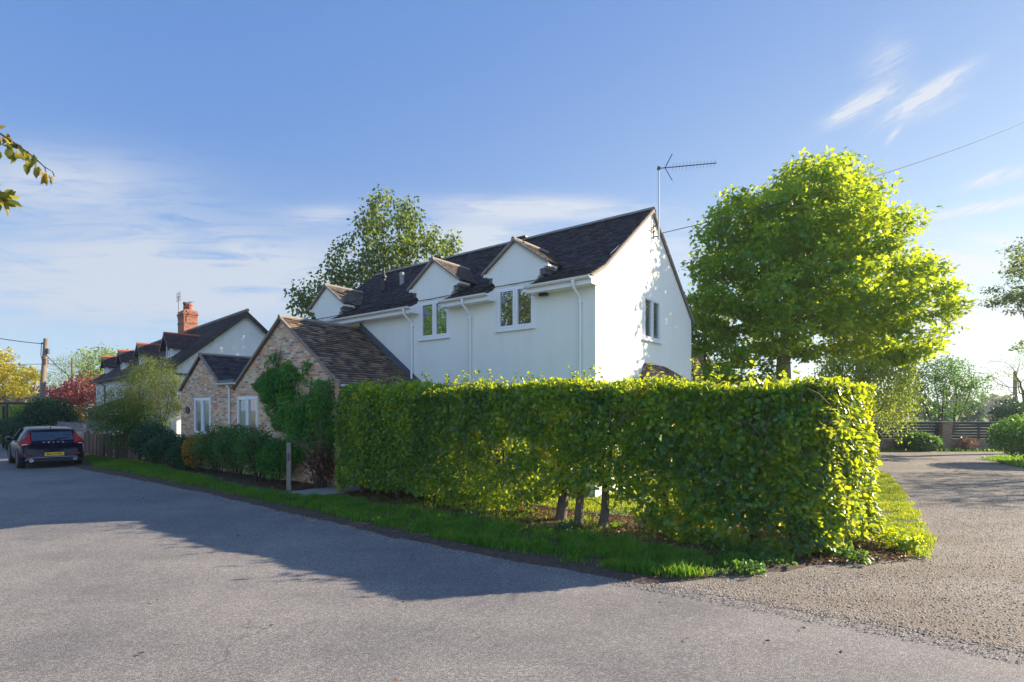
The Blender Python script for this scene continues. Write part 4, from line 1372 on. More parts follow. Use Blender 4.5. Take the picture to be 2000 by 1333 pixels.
small_aerial((cxx - 1.02, cyy - .25), 0, 7.2, 2.15, 'left of the two aerials on the brick chimney, a comb of upright rods', 6, 0.30, True)
small_aerial((cxx + .78, cyy - .1), 0, 7.6, 1.15, 'right of the two aerials on the brick chimney, small and short', 5, 0.16, False)

# house far behind the hedge, only its roof end shows
fh = thing('far_house', 'small house with tan sunlit roof and white bargeboard showing between hedge top and maple', 'house', (12.1, 30.5, 0), R(38))
mb = MB()
mb.face([(-5, 0, 0), (0, 0, 0), (0, 0, 3.3), (-2.5, 0, 5.6), (-5, 0, 3.3)])
mb.face([(0, 0, 0), (0, 8, 0), (0, 8, 3.3), (0, 0, 3.3)])
mb.face([(-5, 0, 0), (-5, 8, 0), (-5, 8, 3.3), (-5, 0, 3.3)])
mb.face([(-5, 8, 0), (0, 8, 0), (0, 8, 3.3), (-2.5, 8, 5.6), (-5, 8, 3.3)])
mb.build('wall', M['brick_low'], fh)
rm = MB()
for s in (-1, 1):
    O = Vector((-2.5 + s * 2.8, 0, 3.08))
    V = Vector((-s * 2.8, 0, 2.58))
    q = [O + Vector((0, -.2, 0)), O + Vector((0, 8.2, 0)), O + V + Vector((0, 8.2, 0)), O + V + Vector((0, -.2, 0))]
    rm.mesh(q + [v - Vector((0, 0, .06)) for v in q], [(0, 1, 2, 3), (7, 6, 5, 4), (0, 4, 5, 1), (3, 7, 4, 0)])
    tiles(rm, O, (0, 1, 0), V, Vector((s * 2.58, 0, 2.8)), [(-.2, 0), (8.2, 0), (8.2, V.length), (-.2, V.length)], 0.2, 0.28, seed=101 + s)
rm.build('roof', M['tile_tan'], fh)
vm = MB()
for s in (-1, 1):
    rake(vm, -2.5 + s * 2.85, 3.02, -2.5, 5.66, -.2, 0.16, 0.05)
each(vm, 'bargeboard', M['upvc'], fh)

# ------------------------------------------------------------------ fences
A0, A1 = Vector((-14.45, 20.62)), Vector((-18.9, 23.6))
fd = (A1 - A0).normalized()
fa = math.atan2(fd.y, fd.x)
fn = thing('board_fence', 'weathered brown vertical board fence with uneven tops beside the parked car', 'fence', (A0.x, A0.y, 0), fa)
L = (A1 - A0).length
mb = MB()
rr = random.Random(3)
x = 0.0
while x < L:
    wd = rr.uniform(0.055, 0.09)
    h_ = 1.07 + rr.uniform(-.035, .035)
    mb.box((x + wd / 2, rr.uniform(-.008, .008), h_ / 2), (wd - .006, 0.018, h_), rr.uniform(-.05, .05), rr.random())
    x += wd + rr.uniform(0.0, 0.012)
mb.build('board', M['fence_brown'], fn)
mb = MB()
for z in (0.3, 0.85):
    mb.box((L / 2, -0.035, z), (L, 0.045, 0.07))
mb.build('rail', M['fence_brown'], fn)
for k in range(4):
    mb = MB()
    mb.box((0.1 + k * (L - .2) / 3, -0.09, 0.56), (0.09, 0.09, 1.16))
    mb.build('post', M['fence_brown'], fn)

B0, B1 = Vector((-15.6, 22.2)), Vector((-20.0, 25.2))
fd = (B1 - B0).normalized()
tf = thing('trellis_fence', 'pale grey trellis panels showing above the brown board fence', 'fence', (B0.x, B0.y, 0), math.atan2(fd.y, fd.x))
L = (B1 - B0).length
mb = MB()
for k in range(int(L / 0.11)):
    mb.box((k * 0.11, 0, 1.10), (0.022, 0.012, 0.86))
for k in range(14):
    mb.box((L / 2, 0.013, 0.70 + k * 0.062), (L, 0.010, 0.030))
mb.box((L / 2, 0, 1.555), (L, 0.05, 0.035))
mb.build('trellis', M['fence_grey'], tf)
for k in range(4):
    mb = MB()
    mb.box((k * L / 3, 0.05, 0.79), (0.075, 0.075, 1.58))
    mb.build('post', M['fence_grey'], tf)

C0, C1 = Vector((-20.2, 25.4)), Vector((-24.4, 28.6))
fd = (C1 - C0).normalized()
pf = thing('picket_fence', 'grey white picket fence behind the roof of the black car', 'fence', (C0.x, C0.y, 0), math.atan2(fd.y, fd.x))
L = (C1 - C0).length
for k in range(int(L / 0.24)):
    mb = MB()
    x = 0.05 + k * 0.24
    mb.prism([(x - .05, 0.1), (x + .05, .1), (x + .05, 1.38), (x, 1.47), (x - .05, 1.38)], lambda a, b, t: (a, t, b), -0.01, 0.012)
    mb.build('picket', M['fence_grey'], pf)
mb = MB()
for z in (0.4, 1.15):
    mb.box((L / 2, 0.035, z), (L, 0.04, 0.08))
mb.build('rail', M['fence_grey'], pf)

# garden pergola behind the car
pg = thing('pergola', 'dark timber pergola frame behind the bushes left of the picket fence', 'pergola', (-25.6, 28.8, 0), math.atan2(0.66, -0.75))
for x in (0, 1.4):
    for y in (0, 1.2):
        mb = MB()
        mb.box((x, y, 1.15), (0.1, 0.1, 2.3))
        mb.build('post', M['fence_dark'], pg)
for k in range(5):
    mb = MB()
    mb.box((k * 0.35, .6, 2.42), (0.05, 1.7, 0.1))
    mb.build('rafter', M['fence_dark'], pg)
for y in (0, 1.2):
    mb = MB()
    mb.box((.7, y, 2.33), (1.8, 0.06, 0.12))
    mb.build('beam', M['fence_dark'], pg)

# low brick wall with a pier and slatted fence at the end of the drive
WY = 27.45
for (x0, x1, lab) in ((17.4, 21.93, 'low brown brick wall left of the brick pier at the drive end'), (22.47, 30.0, 'low brown brick wall right of the brick pier at the drive end')):
    mb = MB()
    mb.box(((x0 + x1) / 2, WY, 0.27), (x1 - x0, 0.22, 0.54))
    mb.box(((x0 + x1) / 2, WY, 0.565), (x1 - x0, 0.26, 0.05))
    o = mb.build('low_brick_wall', M['brick_low'])
    tag(o, lab, 'wall')
mb = MB()
mb.box((22.2, WY, 0.70), (0.50, 0.46, 1.40))
mb.box((22.2, WY, 1.44), (0.56, 0.52, 0.07))
tag(mb.build('brick_pier', M['brick_low'], bevel=0.006), 'square buff brick pier between the two dark slatted fences', 'pier')
for (x0, x1, lab) in ((17.4, 21.9, 'dark horizontal slat fence on the low wall left of the brick pier'), (22.5, 30.0, 'dark horizontal slat fence on the low wall right of the brick pier')):
    sf = thing('slat_fence', lab, 'fence', (x0, WY, 0.59), 0, 'dark slatted fences on the low wall')
    L = x1 - x0
    n = max(2, int(L / 1.5))
    for k in range(n + 1):
        mb = MB()
        mb.box((0.05 + k * (L - .1) / n, 0.05, 0.42), (0.09, 0.07, 0.84))
        mb.build('post', M['fence_dark'], sf)
    for k in range(6):
        mb = MB()
        mb.box((L / 2, random.uniform(-.005, .005), 0.075 + k * 0.142), (L, 0.022, 0.124))
        mb.build('slat', M['fence_dark'], sf)
    mb = MB()
    mb.box((L / 2, 0.02, 0.862), (L, 0.10, 0.025))
    mb.build('capping', M['fence_grey'], sf)

# gate posts
gp = thing('gate_post', 'weathered grey timber gate post standing in bare soil by the path', 'post', (-5.64, 13.5, 0), R(15))
mb = MB()
mb.box((0, 0, 0.63), (0.105, 0.105, 1.26), 0, 0.5)
mb.build('shaft', M['post_wood'], gp, bevel=0.008)
mb = MB()
mb.tube([(-0.055, -.055, 0.95), (-.055, -.055, 0.75)], 0.012, 6)
mb.box((-0.0, -.056, 0.9), (0.05, 0.006, 0.2))
mb.build('hinge', M['aerial'], gp)
mb = MB()
mb.box((-4.19, 13.95, 0.60), (0.05, 0.05, 1.20))
tag(mb.build('white_post', M['upvc'], bevel=0.006), 'slim white painted post at the left end of the beech hedge', 'post')
mb = MB()
mb.tube([(-5.62, 13.5, 1.24), (-5.4, 13.5, 1.26), (-5.15, 13.55, 1.22), (-4.95, 13.6, 1.25), (-4.75, 13.62, 1.21), (-4.5, 13.7, 1.26), (-4.3, 13.9, 1.2)], [.022, .02, .024, .019, .022, .016, .014], 6)
mb.tube([(-4.95, 13.6, 1.25), (-4.85, 13.5, 1.12), (-4.8, 13.5, 1.0)], .012, 5)
tag(mb.build('rustic_bough', M['bark_dark']), 'thin crooked bare bough resting from the grey gate post towards the dead shrub', 'branch')

# ------------------------------------------------------------------ poles and wires


def pole(name, x, y, h, r, lab, tilt=0.0, fit=True):
    p = thing(name, lab, 'utility pole', (x, y, 0), 0)
    m_ = MB()
    m_.tube([(0, 0, 0), (tilt * .5, 0, h / 2), (tilt, 0, h)], [r, r * .9, r * .78], 12)
    m_.build('shaft', M['pole'], p, smooth=True)
    if fit:
        m_ = MB()
        m_.box((tilt - .16, -.02, h - .35), (0.3, 0.12, 0.10))
        m_.tube([(tilt - .25, -.1, h - .4), (tilt - .3, -.1, h - 1.2), (tilt - .2, -.1, h - 1.7), (tilt - .12, -.1, h - .7)], 0.025, 5)
        m_.box((tilt + .18, -.05, h - .95), (0.14, 0.14, 0.4))
        for k in range(3):
            m_.lathe([(0.05, h - 1.55 - k * .16), (0.05, h - 1.45 - k * .16)], (tilt + .2, -.05, 0), 8)
        m_.build('bracket', M['aerial'], p)
    return p


pole('utility_pole', -35.4, 40.0, 7.4, 0.19, 'tall weathered wooden utility pole with cable brackets rising behind the crimson tree', 0.5)
pole('utility_pole', -50.3, 61.0, 8.0, 0.17, 'shorter distant wooden pole standing among the pale olive trees', 0.1, False)
pole('utility_pole', 42.4, 45.0, 5.3, 0.16, 'slim wooden pole at the right behind the dark slatted fence', 0, False)


def wire(p0, p1, sag, r, lab):
    p0, p1 = Vector(p0), Vector(p1)
    pts = []
    for k in range(25):
        t = k / 24
        q = p0.lerp(p1, t)
        q.z -= sag * 4 * t * (1 - t)
        pts.append(q)
    m_ = MB()
    m_.tube(pts, r, 5)
    return tag(m_.build('overhead_wire', M['wire'], smooth=True), lab, 'cable')


wire((4.08, 15.0, 7.02), (33.0, 29.0, 20.2), 0.7, 0.011, 'service cable running from the white gable past the maple to the upper right')
wire((-35.1, 40, 7.0), (-42, 26.5, 11.0), 1.0, 0.03, 'thick cable sagging from the tall pole out of the left edge of the picture')
wire((-34.9, 40, 6.2), (-30.7, 38.0, 4.1), 0.25, 0.025, 'cable falling from the tall pole towards the white cottage gutter')
wire((-90, 62, 7.9), (-50.2, 61, 7.3), 0.25, 0.028, 'level thin cable reaching the distant pole from the left')

# ------------------------------------------------------------------ parked car
HD = Vector((-0.74, 0.672, 0)).normalized()
rearL = Vector((-17.45, 18.85, 0))
left = Vector((-HD.y, HD.x, 0))
cloc = rearL - left * 0.90 + HD * -0.55
car = thing('parked_car', 'black five door hatchback parked facing away beside the brown board fence', 'car', cloc, math.atan2(HD.y, HD.x))


def paint(name, col):
    m, g = newmat(name)
    out(g, principled(g, col, 0.28, None, Metallic=0.0, **{'Specular IOR Level': 0.2, 'Coat Weight': 0.22, 'Coat Roughness': 0.04}))
    return m


M['paint'] = paint('midnight_paint', (0.004, 0.005, 0.024))
M['car_glass'] = glassmat('tinted_glass', (0.004, 0.006, 0.012), 0.10)
M['tyre'] = plain('tyre_rubber', (0.012, 0.012, 0.012), 0.8, 0.2)
M['rim'] = plain('alloy_rim', (0.25, 0.25, 0.26), 0.35, 0.1, Metallic=0.8)
M['red_lamp'] = plain('red_lamp_lens', (0.34, 0.006, 0.014), 0.15, 0.1)
M['clear_lamp'] = plain('clear_lamp_lens', (0.75, 0.62, 0.55), 0.15, 0.05)
M['chrome'] = plain('bright_trim', (0.6, 0.6, 0.62), 0.2, 0.05, Metallic=0.9)
M['plate'] = plain('yellow_number_plate', (0.80, 0.50, 0.015), 0.4, 0.04)

LEN = 4.35


def loft(mb, st):
    n = len(st[0])
    vs = [p for ring in st for p in ring]
    fs = []
    for i in range(len(st) - 1):
        for k in range(n - 1):
            fs.append((i * n + k, i * n + k + 1, (i + 1) * n + k + 1, (i + 1) * n + k))
        fs.append((i * n + n - 1, i * n, (i + 1) * n, (i + 1) * n + n - 1))
    fs.append(tuple(range(n)))
    fs.append(tuple(reversed([(len(st) - 1) * n + k for k in range(n)])))
    mb.mesh(vs, fs)


def ring_body(x, w_, zb, zt, rake_=0.0):
    h_ = [(0, zb), (w_ * .82, zb), (w_ * .95, zb + .09), (w_ * .985, zb + .25), (w_, zb + .42 if zb + .42 < zt - .2 else zt - .2), (w_ * .985, zt - .14), (w_ * .95, zt - .05), (w_ * .86, zt), (0, zt + .015)]
    crv = 0.16 * max(0.0, 1 - x / 0.35)

    def px_(y, z):
        return x + rake_ * (z - .6) + crv * (y / .85) ** 2 - 0.035 * max(0.0, 1 - x / 0.3) * math.exp(-((z - .46) / .12) ** 2)
    pts = [(px_(y, z), y, z) for y, z in h_]
    pts += [(px_(y, z), -y, z) for y, z in reversed(h_[1:-1])]
    return pts


mb = MB()
loft(mb, [ring_body(0.02, .70, .30, .88), ring_body(0.0, .79, .26, .94, .10), ring_body(0.05, .845, .22, .97, .13), ring_body(0.20, .885, .20, .985, .08), ring_body(0.45, .90, .19, .98), ring_body(.9, .905, .18, .965),
          ring_body(1.6, .905, .17, .945), ring_body(2.4, .90, .17, .935), ring_body(3.0, .895, .17, .93), ring_body(3.5, .88, .17, .88), ring_body(3.95, .85, .18, .80),
          ring_body(4.22, .76, .21, .70), ring_body(4.35, .60, .26, .58)])
body = mb.build('body', M['paint'], car, smooth=True)
sb = body.modifiers.new('sub', 'SUBSURF')
sb.levels = sb.render_levels = 1


def ring_top(x, wb, wr, zb, zr):
    h_ = [(0, zb), (wb, zb), (wb - (wb - wr) * .45, zb + (zr - zb) * .5), (wr + .02, zr - .05), (wr - .06, zr), (0, zr + .02)]
    pts = [(x, y, z) for y, z in h_] + [(x, -y, z) for y, z in reversed(h_[1:-1])]
    return pts


mb = MB()
loft(mb, [ring_top(0.16, .80, .76, .93, .965), ring_top(0.42, .82, .66, .93, 1.28), ring_top(.58, .83, .62, .93, 1.375), ring_top(1.1, .835, .61, .93, 1.43), ring_top(1.9, .835, .61, .93, 1.435),
          ring_top(2.3, .83, .60, .92, 1.38), ring_top(2.75, .82, .66, .91, 1.15), ring_top(3.15, .80, .74, .90, .935)])
cab = mb.build('side_window', M['car_glass'], car, smooth=True)
# roof skin, spoiler, pillars
mb = MB()
loft(mb, [[(x, y, z) for y, z in ((-w_, z0 - .045), (-w_ + .07, z0 + .012), (0, z0 + .035), (w_ - .07, z0 + .012), (w_, z0 - .045), (w_ - .02, z0 - .06), (0, z0 - .01), (-w_ + .02, z0 - .06))]
          for x, w_, z0 in ((0.40, .60, 1.355), (0.50, .645, 1.372), (.62, .655, 1.392), (1.1, .65, 1.433), (1.9, .65, 1.438), (2.22, .64, 1.402))])
mb.build('roof_panel', M['paint'], car, smooth=True)
mb = MB()
for s in (-1, 1):
    # C pillar between tailgate glass and side glass
    mb.mesh([(0.10, s * .60, .95), (0.62, s * .875, .95), (1.0, s * .87, .955), (.95, s * .655, 1.40), (.48, s * .635, 1.36), (0.42, s * .57, 1.33)],
            [(0, 1, 4, 5), (1, 2, 3, 4)])
    mb.tube([(1.95, s * .86, .95), (1.93, s * .665, 1.39)], 0.035, 6)
    mb.tube([(2.25, s * .645, 1.385), (3.1, s * .80, .95)], 0.035, 6)
each(mb, 'pillar', M['paint'], car, smooth=True)
mb = MB()
mb.mesh([(0.115, -.575, .99), (0.115, .575, .99), (.415, .56, 1.30), (.415, -.56, 1.30)], [(0, 1, 2, 3)])
rw = mb.build('rear_window', M['car_glass'], car)
mb = MB()
mb.tube([(0.09, -.02, .995), (0.16, -.20, 1.06), (.20, -.42, 1.075)], 0.012, 6)
each(mb, 'wiper', M['black'], car)
mb = MB()
mb.tube([(.72, 0, 1.43), (.66, 0, 1.475), (.62, 0, 1.48)], [.02, .014, .008], 6)
mb.build('roof_antenna', M['black'], car)
# tail lamps climb from the corner up the tailgate pillar
for s in (-1, 1):
    mb = MB()
    pts = [(.05, s * .64, .845), (.19, s * .865, .805), (.36, s * .905, .865), (.22, s * .875, .945), (.20, s * .80, 1.02), (.27, s * .715, 1.12), (.345, s * .64, 1.225), (.32, s * .60, 1.215), (.16, s * .60, 1.03), (.07, s * .595, .95), (.03, s * .60, .90)]
    pin = [Vector(p) + Vector((-.035, s * .018, .012)) for p in pts]
    n = len(pts)
    cen = sum((Vector(p) for p in pin), Vector()) / n
    mb.mesh(pin + [Vector(p) + Vector((.03, -s * .03, 0)) for p in pts], [(k, (k + 1) % n, n + (k + 1) % n, n + k) for k in range(n)] + [(0, 1, 2, 3, 10), (10, 3, 4, 9), (9, 4, 5, 8), (8, 5, 6, 7)])
    tl = mb.build('tail_light', M['red_lamp'], car)
    mb = MB()
    mb.mesh([(.012, s * .68, .862), (.11, s * .83, .842), (.13, s * .85, .868), (.035, s * .72, .890)], [(0, 1, 2, 3)])
    mb.build('reversing_lens', M['clear_lamp'], tl)
    mb = MB()
    mb.box((.055, s * .66, .50), (.05, .22, .032), s * .28)
    mb.build('bumper_reflector', M['red_lamp'], car)
    mb = MB()
    mb.lathe([(.062, -.06), (.062, .06), (.05, .06), (.05, -.06)], (-.02, s * .60, .30), 14, 'X')
    mb.build('exhaust_tip', M['chrome'], car, smooth=True)
mb = MB()
mb.box((-.035, 0, .30), (.06, 1.28, .13))
mb.build('diffuser', M['black'], car, bevel=0.02)
mb = MB()
mb.tube([(-.01, -.76, .30), (-.045, -.62, .385), (-.075, -.4, .40), (-.075, .4, .40), (-.045, .62, .385), (-.01, .76, .30)], 0.012, 6)
mb.build('bumper_trim', M['chrome'], car)
mb = MB()
mb.box((-.052, -.02, .505), (.012, .54, .125))
plate = mb.build('number_plate', M['plate'], car, bevel=0.003)


def text(body_, size, mat, parent, mtx, name, extrude=0.003, space=1.0):
    c = bpy.data.curves.new(name, 'FONT')
    c.body = body_
    c.size = size
    c.extrude = extrude
    c.space_character = space
    c.offset = size * 0.018
    c.align_x = 'CENTER'
    c.align_y = 'CENTER'
    o = bpy.data.objects.new(name, c)
    COL.objects.link(o)
    dg = bpy.context.evaluated_depsgraph_get()
    me = bpy.data.meshes.new_from_object(o.evaluated_get(dg))
    bpy.data.objects.remove(o)
    me.materials.clear()
    me.materials.append(mat)
    me.transform(mtx)
    return link(bpy.data.objects.new(name, me), parent)


# text faces backwards (-x of the car), letters run to the car's right (-y)
TM = Matrix(((0, 0, -1, 0), (-1, 0, 0, 0), (0, 1, 0, 0), (0, 0, 0, 1)))
text('MA19 FVP', .098, M['black'], plate, Matrix.Translation((-.060, -.02, .503)) @ TM, 'plate_text')
text('VOLVO', .075, M['chrome'], car, Matrix.Translation((-.012, -.0, .925)) @ TM, 'badge_lettering', 0.004, 3.2)
for (x, y0) in ((0.78, .80), (3.42, .80)):
    for s in (-1, 1):
        mb = MB()
        prof_ = [(.0, -.10), (.20, -.105), (.30, -.10), (.322, -.07), (.322, .07), (.30, .10), (.21, .105), (.205, .05), (.0, .05)]
        mb.lathe([(max(a, .001), b * s) for a, b in prof_], (x, s * y0, .322), 28, 'Y')
        for v in range(len(mb.v)):
            a = mb.v[v]
            mb.v[v] = (a[0] - x, a[1] - s * y0, a[2] - .322)
        wh = mb.build('wheel', M['tyre'], car, smooth=True)
        wh.location = (x, s * y0, .322)
        mb = MB()
        mb.lathe([(.20, s * .085), (.20, s * .10), (.175, s * .10), (.17, s * .07), (.001, s * .07)], (0, 0, 0), 24, 'Y')
        for k in range(5):
            a = 2 * math.pi * k / 5
            mb.box((.10 * math.cos(a), s * .09, .10 * math.sin(a)), (.17, .025, .045), M=Matrix.Rotation(-a, 3, 'Y'))
        mb.build('rim', M['rim'], wh)
        # arch lip
        mb = MB()
        arc = [(x + .375 * math.cos(t), s * .893, .322 + .375 * math.sin(t)) for t in [math.pi * k / 14 for k in range(15)]]
        mb.tube(arc, 0.028, 6)
        mb.prism([(x + .365 * math.cos(t), .322 + .365 * math.sin(t)) for t in [math.pi * k / 14 for k in range(15)]] + [(x - .36, .2), (x + .36, .2)], lambda a, b, t: (a, t, b), s * .80, s * .905)
        mb.build('wheel_arch', M['black'], car)
for s in (-1, 1):
    mb = MB()
    mb.lathe([(.02, -.09), (.075, -.06), (.09, 0), (.08, .05), (.04, .08)], (2.62, s * .985, 1.0), 10, 'X')
    mb.tube([(2.66, s * .80, .95), (2.64, s * .95, .97)], .022, 6)
    mb.build('door_mirror', M['paint'], car, smooth=True)
    for x in (1.25, 2.15):
        mb = MB()
        mb.box((x, s * .908, .84), (.16, .022, .028))
        mb.build('door_handle', M['chrome'], car, bevel=0.006)
    mb = MB()
    mb.tube([(.55, s * .86, .955), (1.9, s * .875, .945), (3.0, s * .85, .93)], .009, 5)
    mb.build('window_trim', M['chrome'], car)

# ------------------------------------------------------------------ trees


def ell_points(ells, n, r, shell=0.35):
    """random points inside a union of ellipsoids, denser towards the skin"""
    vol = np.array([e[3] * e[4] * e[5] for e in ells])
    k = r.choice(len(ells), n, p=vol / vol.sum())
    E = np.array([e[:6] for e in ells])[k]
    d = unit(r.normal(size=(n, 3)))
    rad = r.uniform(0, 1, n) ** shell
    return E[:, :3] + d * rad[:, None] * E[:, 3:6]


def grow(base, split_z, ells, npts, seed, step=0.35, shell=0.45, stems=1, lean=(0, 0), up=0.0, kill=1.6, spread=0.25, infl=8.0, wig=0.10, fork=0.0):
    """space colonisation skeleton: returns node positions, parents"""
    r = RS(seed)
    A = ell_points(ells, npts, r, shell)
    A = A[A[:, 2] > 0.3]
    nodes, par = [], []
    tips = []
    for s in range(stems):
        a = 6.283 * s / stems + seed
        sp_ = spread * (stems > 1) * (0.15 if fork and s == 0 else 1)
        d = np.array([math.cos(a) * sp_ + lean[0], math.sin(a) * sp_ + lean[1], 1.0])
        d /= np.linalg.norm(d)
        p = np.array([base[0], base[1], base[2] - 0.1], float)
        prev = -1 if s == 0 else 0
        if s and fork:
            prev = min(range(len(nodes)), key=lambda k_: abs(nodes[k_][2] - fork * (1 + 0.12 * s)))
            p = nodes[prev].copy()
        z1 = split_z * r.uniform(0.85, 1.15)
        k = 0
        while p[2] < z1 or k < 2:
            if not (s > 0 and k == 0):
                nodes.append(p.copy())
                par.append(prev)
                prev = len(nodes) - 1
            d = unit(d + r.normal(size=3) * wig * 0.5)
            d[2] = abs(d[2])
            p = p + d * step
            k += 1
    nodes = [np.array(n) for n in nodes]
    P = np.array(nodes)
    D = np.linalg.norm(A[:, None] - P[None], axis=2)
    near = D.argmin(1)
    dist = D.min(1)
    alive = np.ones(len(A), bool)
    for it in range(140):
        act = alive & (dist < infl)
        if not act.any():
            break
        idx = np.where(act)[0]
        acc = {}
        dirs = unit(A[idx] - P[near[idx]])
        ns = near[idx]
        order = np.argsort(ns)
        ns, dirs = ns[order], dirs[order]
        u, st = np.unique(ns, return_index=True)
        sm = np.add.reduceat(dirs, st, axis=0)
        v = unit(unit(sm) + r.normal(size=sm.shape) * wig + np.array([0, 0, up]))
        newp = P[u] + v * step
        # drop growth that doubles back on existing nodes
        dd = np.linalg.norm(newp[:, None] - P[None], axis=2).min(1)
        ok = dd > step * 0.45
        if not ok.any():
            break
        newp, u = newp[ok], u[ok]
        base_i = len(P)
        P = np.concatenate([P, newp])
        par += list(u)
        D = np.linalg.norm(A[:, None] - newp[None], axis=2)
        m = D.argmin(1)
        md = D.min(1)
        b = md < dist
        near[b] = base_i + m[b]
        dist[b] = md[b]
        alive &= dist > step * kill
        if len(P) > 6000:
            break
    return P, np.array(par)


def radii(P, par, r_base, r_tip=0.006, expo=2.4):
    n = len(P)
    v = np.zeros(n)
    kids = np.zeros(n, int)
    for i in range(1, n):
        kids[par[i]] += 1
    for i in range(n - 1, -1, -1):
        if kids[i] == 0:
            v[i] += r_tip ** expo
        if par[i] >= 0:
            v[par[i]] += v[i]
    rad = v ** (1 / expo)
    # stretch so the base has the wanted radius while tips keep theirs
    k = math.log(r_base / r_tip) / math.log(max(rad[0] / r_tip, 1.01))
    return r_tip * (rad / r_tip) ** k, kids


def branch_mesh(name, P, par, rad, mat, parent, rmin=0.0, flare=1.35):
    n = len(P)
    ch = [[] for _ in range(n)]
    for i in range(1, n):
        ch[par[i]].append(i)
    mb = MB()
    starts = [(-1, 0)]
    while starts:
        pr, i = starts.pop()
        chain = [i]
        while ch[chain[-1]]:
            c = sorted(ch[chain[-1]], key=lambda k: -rad[k])
            for o in c[1:]:
                starts.append((chain[-1], o))
            chain.append(c[0])
        if rad[i] < rmin:
            continue
        pts = [P[k] for k in chain if rad[k] >= rmin * 0.5]
        rs = [rad[k] for k in chain if rad[k] >= rmin * 0.5]
        if pr >= 0:
            pts.insert(0, P[pr])
            rs.insert(0, min(rad[pr], rs[0] * 1.25))
        else:
            rs[0] *= flare
        if len(pts) < 2:
            continue
        sides = 10 if rs[0] > 0.1 else (6 if rs[0] > 0.03 else (4 if rs[0] > 0.012 else 3))
        mb.tube(pts, rs, sides, caps=False)
    if not mb.v:
        return None
    return mb.build(name, mat, parent, smooth=True)


def leaves_on(name, P, par, rad, kids, per, sd, size, shape, mat, parent, seed, rleaf=0.02, flat=0.55, droop=0.35, upn=0.9, flatz=0.7, szv=0.35, hang=0.0):
    r = RS(seed)
    idx = np.where(rad < rleaf)[0]
    wgt = np.where(kids[idx] == 0, 1.6, 1.0) * r.uniform(0.35, 1.65, len(idx))
    cnt = r.poisson(per * wgt)
    c = np.repeat(idx, cnt)
    n = len(c)
    off = r.normal(size=(n, 3)) * sd
    off[:, 2] *= flatz
    if hang:
        off[:, 2] -= np.abs(r.normal(size=n)) * hang
    Q = P[c] + off
    outw = unit(off + 1e-6)
    Dr = unit(outw * 0.8 + r.normal(size=(n, 3)) * 0.6 + np.array([0, 0, -droop]))
    N = unit(r.normal(size=(n, 3)) * flat + np.array([0, 0, upn]) + outw * 0.25)
    S = size * r.uniform(1 - szv, 1 + szv, n)
    # one random number per cluster with some leaf-to-leaf spread
    cr = r.uniform(size=len(P))
    rnd = np.clip(cr[c] * 0.5 + r.uniform(size=n) * 0.5, 0, 1)
    return leaf_cloud(name, Q, Dr, N, S, shape, mat, parent, rnd)


def tree(name, lab, cat, base, ells, split, r_base, npts, per, sd, size, shape, leaf, barkm, seed, group=None, step=0.35, stems=1, rleaf=0.02, rmin=0.0, lean=(0, 0), cname='crown',
         spread=0.25, flat=0.55, droop=0.35, upn=0.9, flatz=0.7, hang=0.0, shell=0.45, kill=1.6, tip=0.006, up=0.0, infl=8.0, wig=0.1, fork=0.0):
    t = thing(name, lab, cat, (base[0], base[1], 0), 0, group)
    e2 = [(e[0] - base[0], e[1] - base[1], *e[2:]) for e in ells]
    P, par = grow((0, 0, 0), split, e2, npts, seed, step, shell, stems, lean, up, kill, spread, infl, wig, fork)
    rad, kids = radii(P, par, r_base, tip)
    branch_mesh('trunk' if r_base > 0.06 else 'stem', P, par, rad, M[barkm], t, rmin)
    leaves_on(cname, P, par, rad, kids, per, sd, size, shape, M[leaf], t, seed + 1, rleaf, flat, droop, upn, flatz, hang=hang)
    return t


# the large maple right of the white house
tree('maple_tree', 'large bright green maple with broad sunlit crown right of the white house', 'tree', (10.02, 19.3), [
    (10.64, 19.29, 8.28, 2.75, 2.85, 2.94), (9.03, 19.19, 7.99, 2.47, 2.66, 2.38), (11.97, 19.29, 7.61, 2.38, 2.56, 2.28), (10.16, 19.29, 5.99, 3.70, 3.52, 2.18), (10.73, 19.29, 9.61, 1.99, 1.99, 1.80), (13.11, 19.00, 5.71, 2.18, 2.56, 2.28), (7.89, 19.47, 5.24, 1.90, 2.47, 2.28), (14.15, 18.90, 5.71, 1.23, 1.52, 1.23), (13.87, 19.38, 4.47, 1.33, 1.71, 0.85)],
    4.6, 0.24, 2500, 50, 0.25, 0.15, MAPLE, 'leaf_maple', 'bark_maple', 101, step=0.34, rleaf=0.020, spread=0.36, stems=4, fork=3.2, flat=0.5, flatz=0.40, shell=0.50, rmin=0.006)
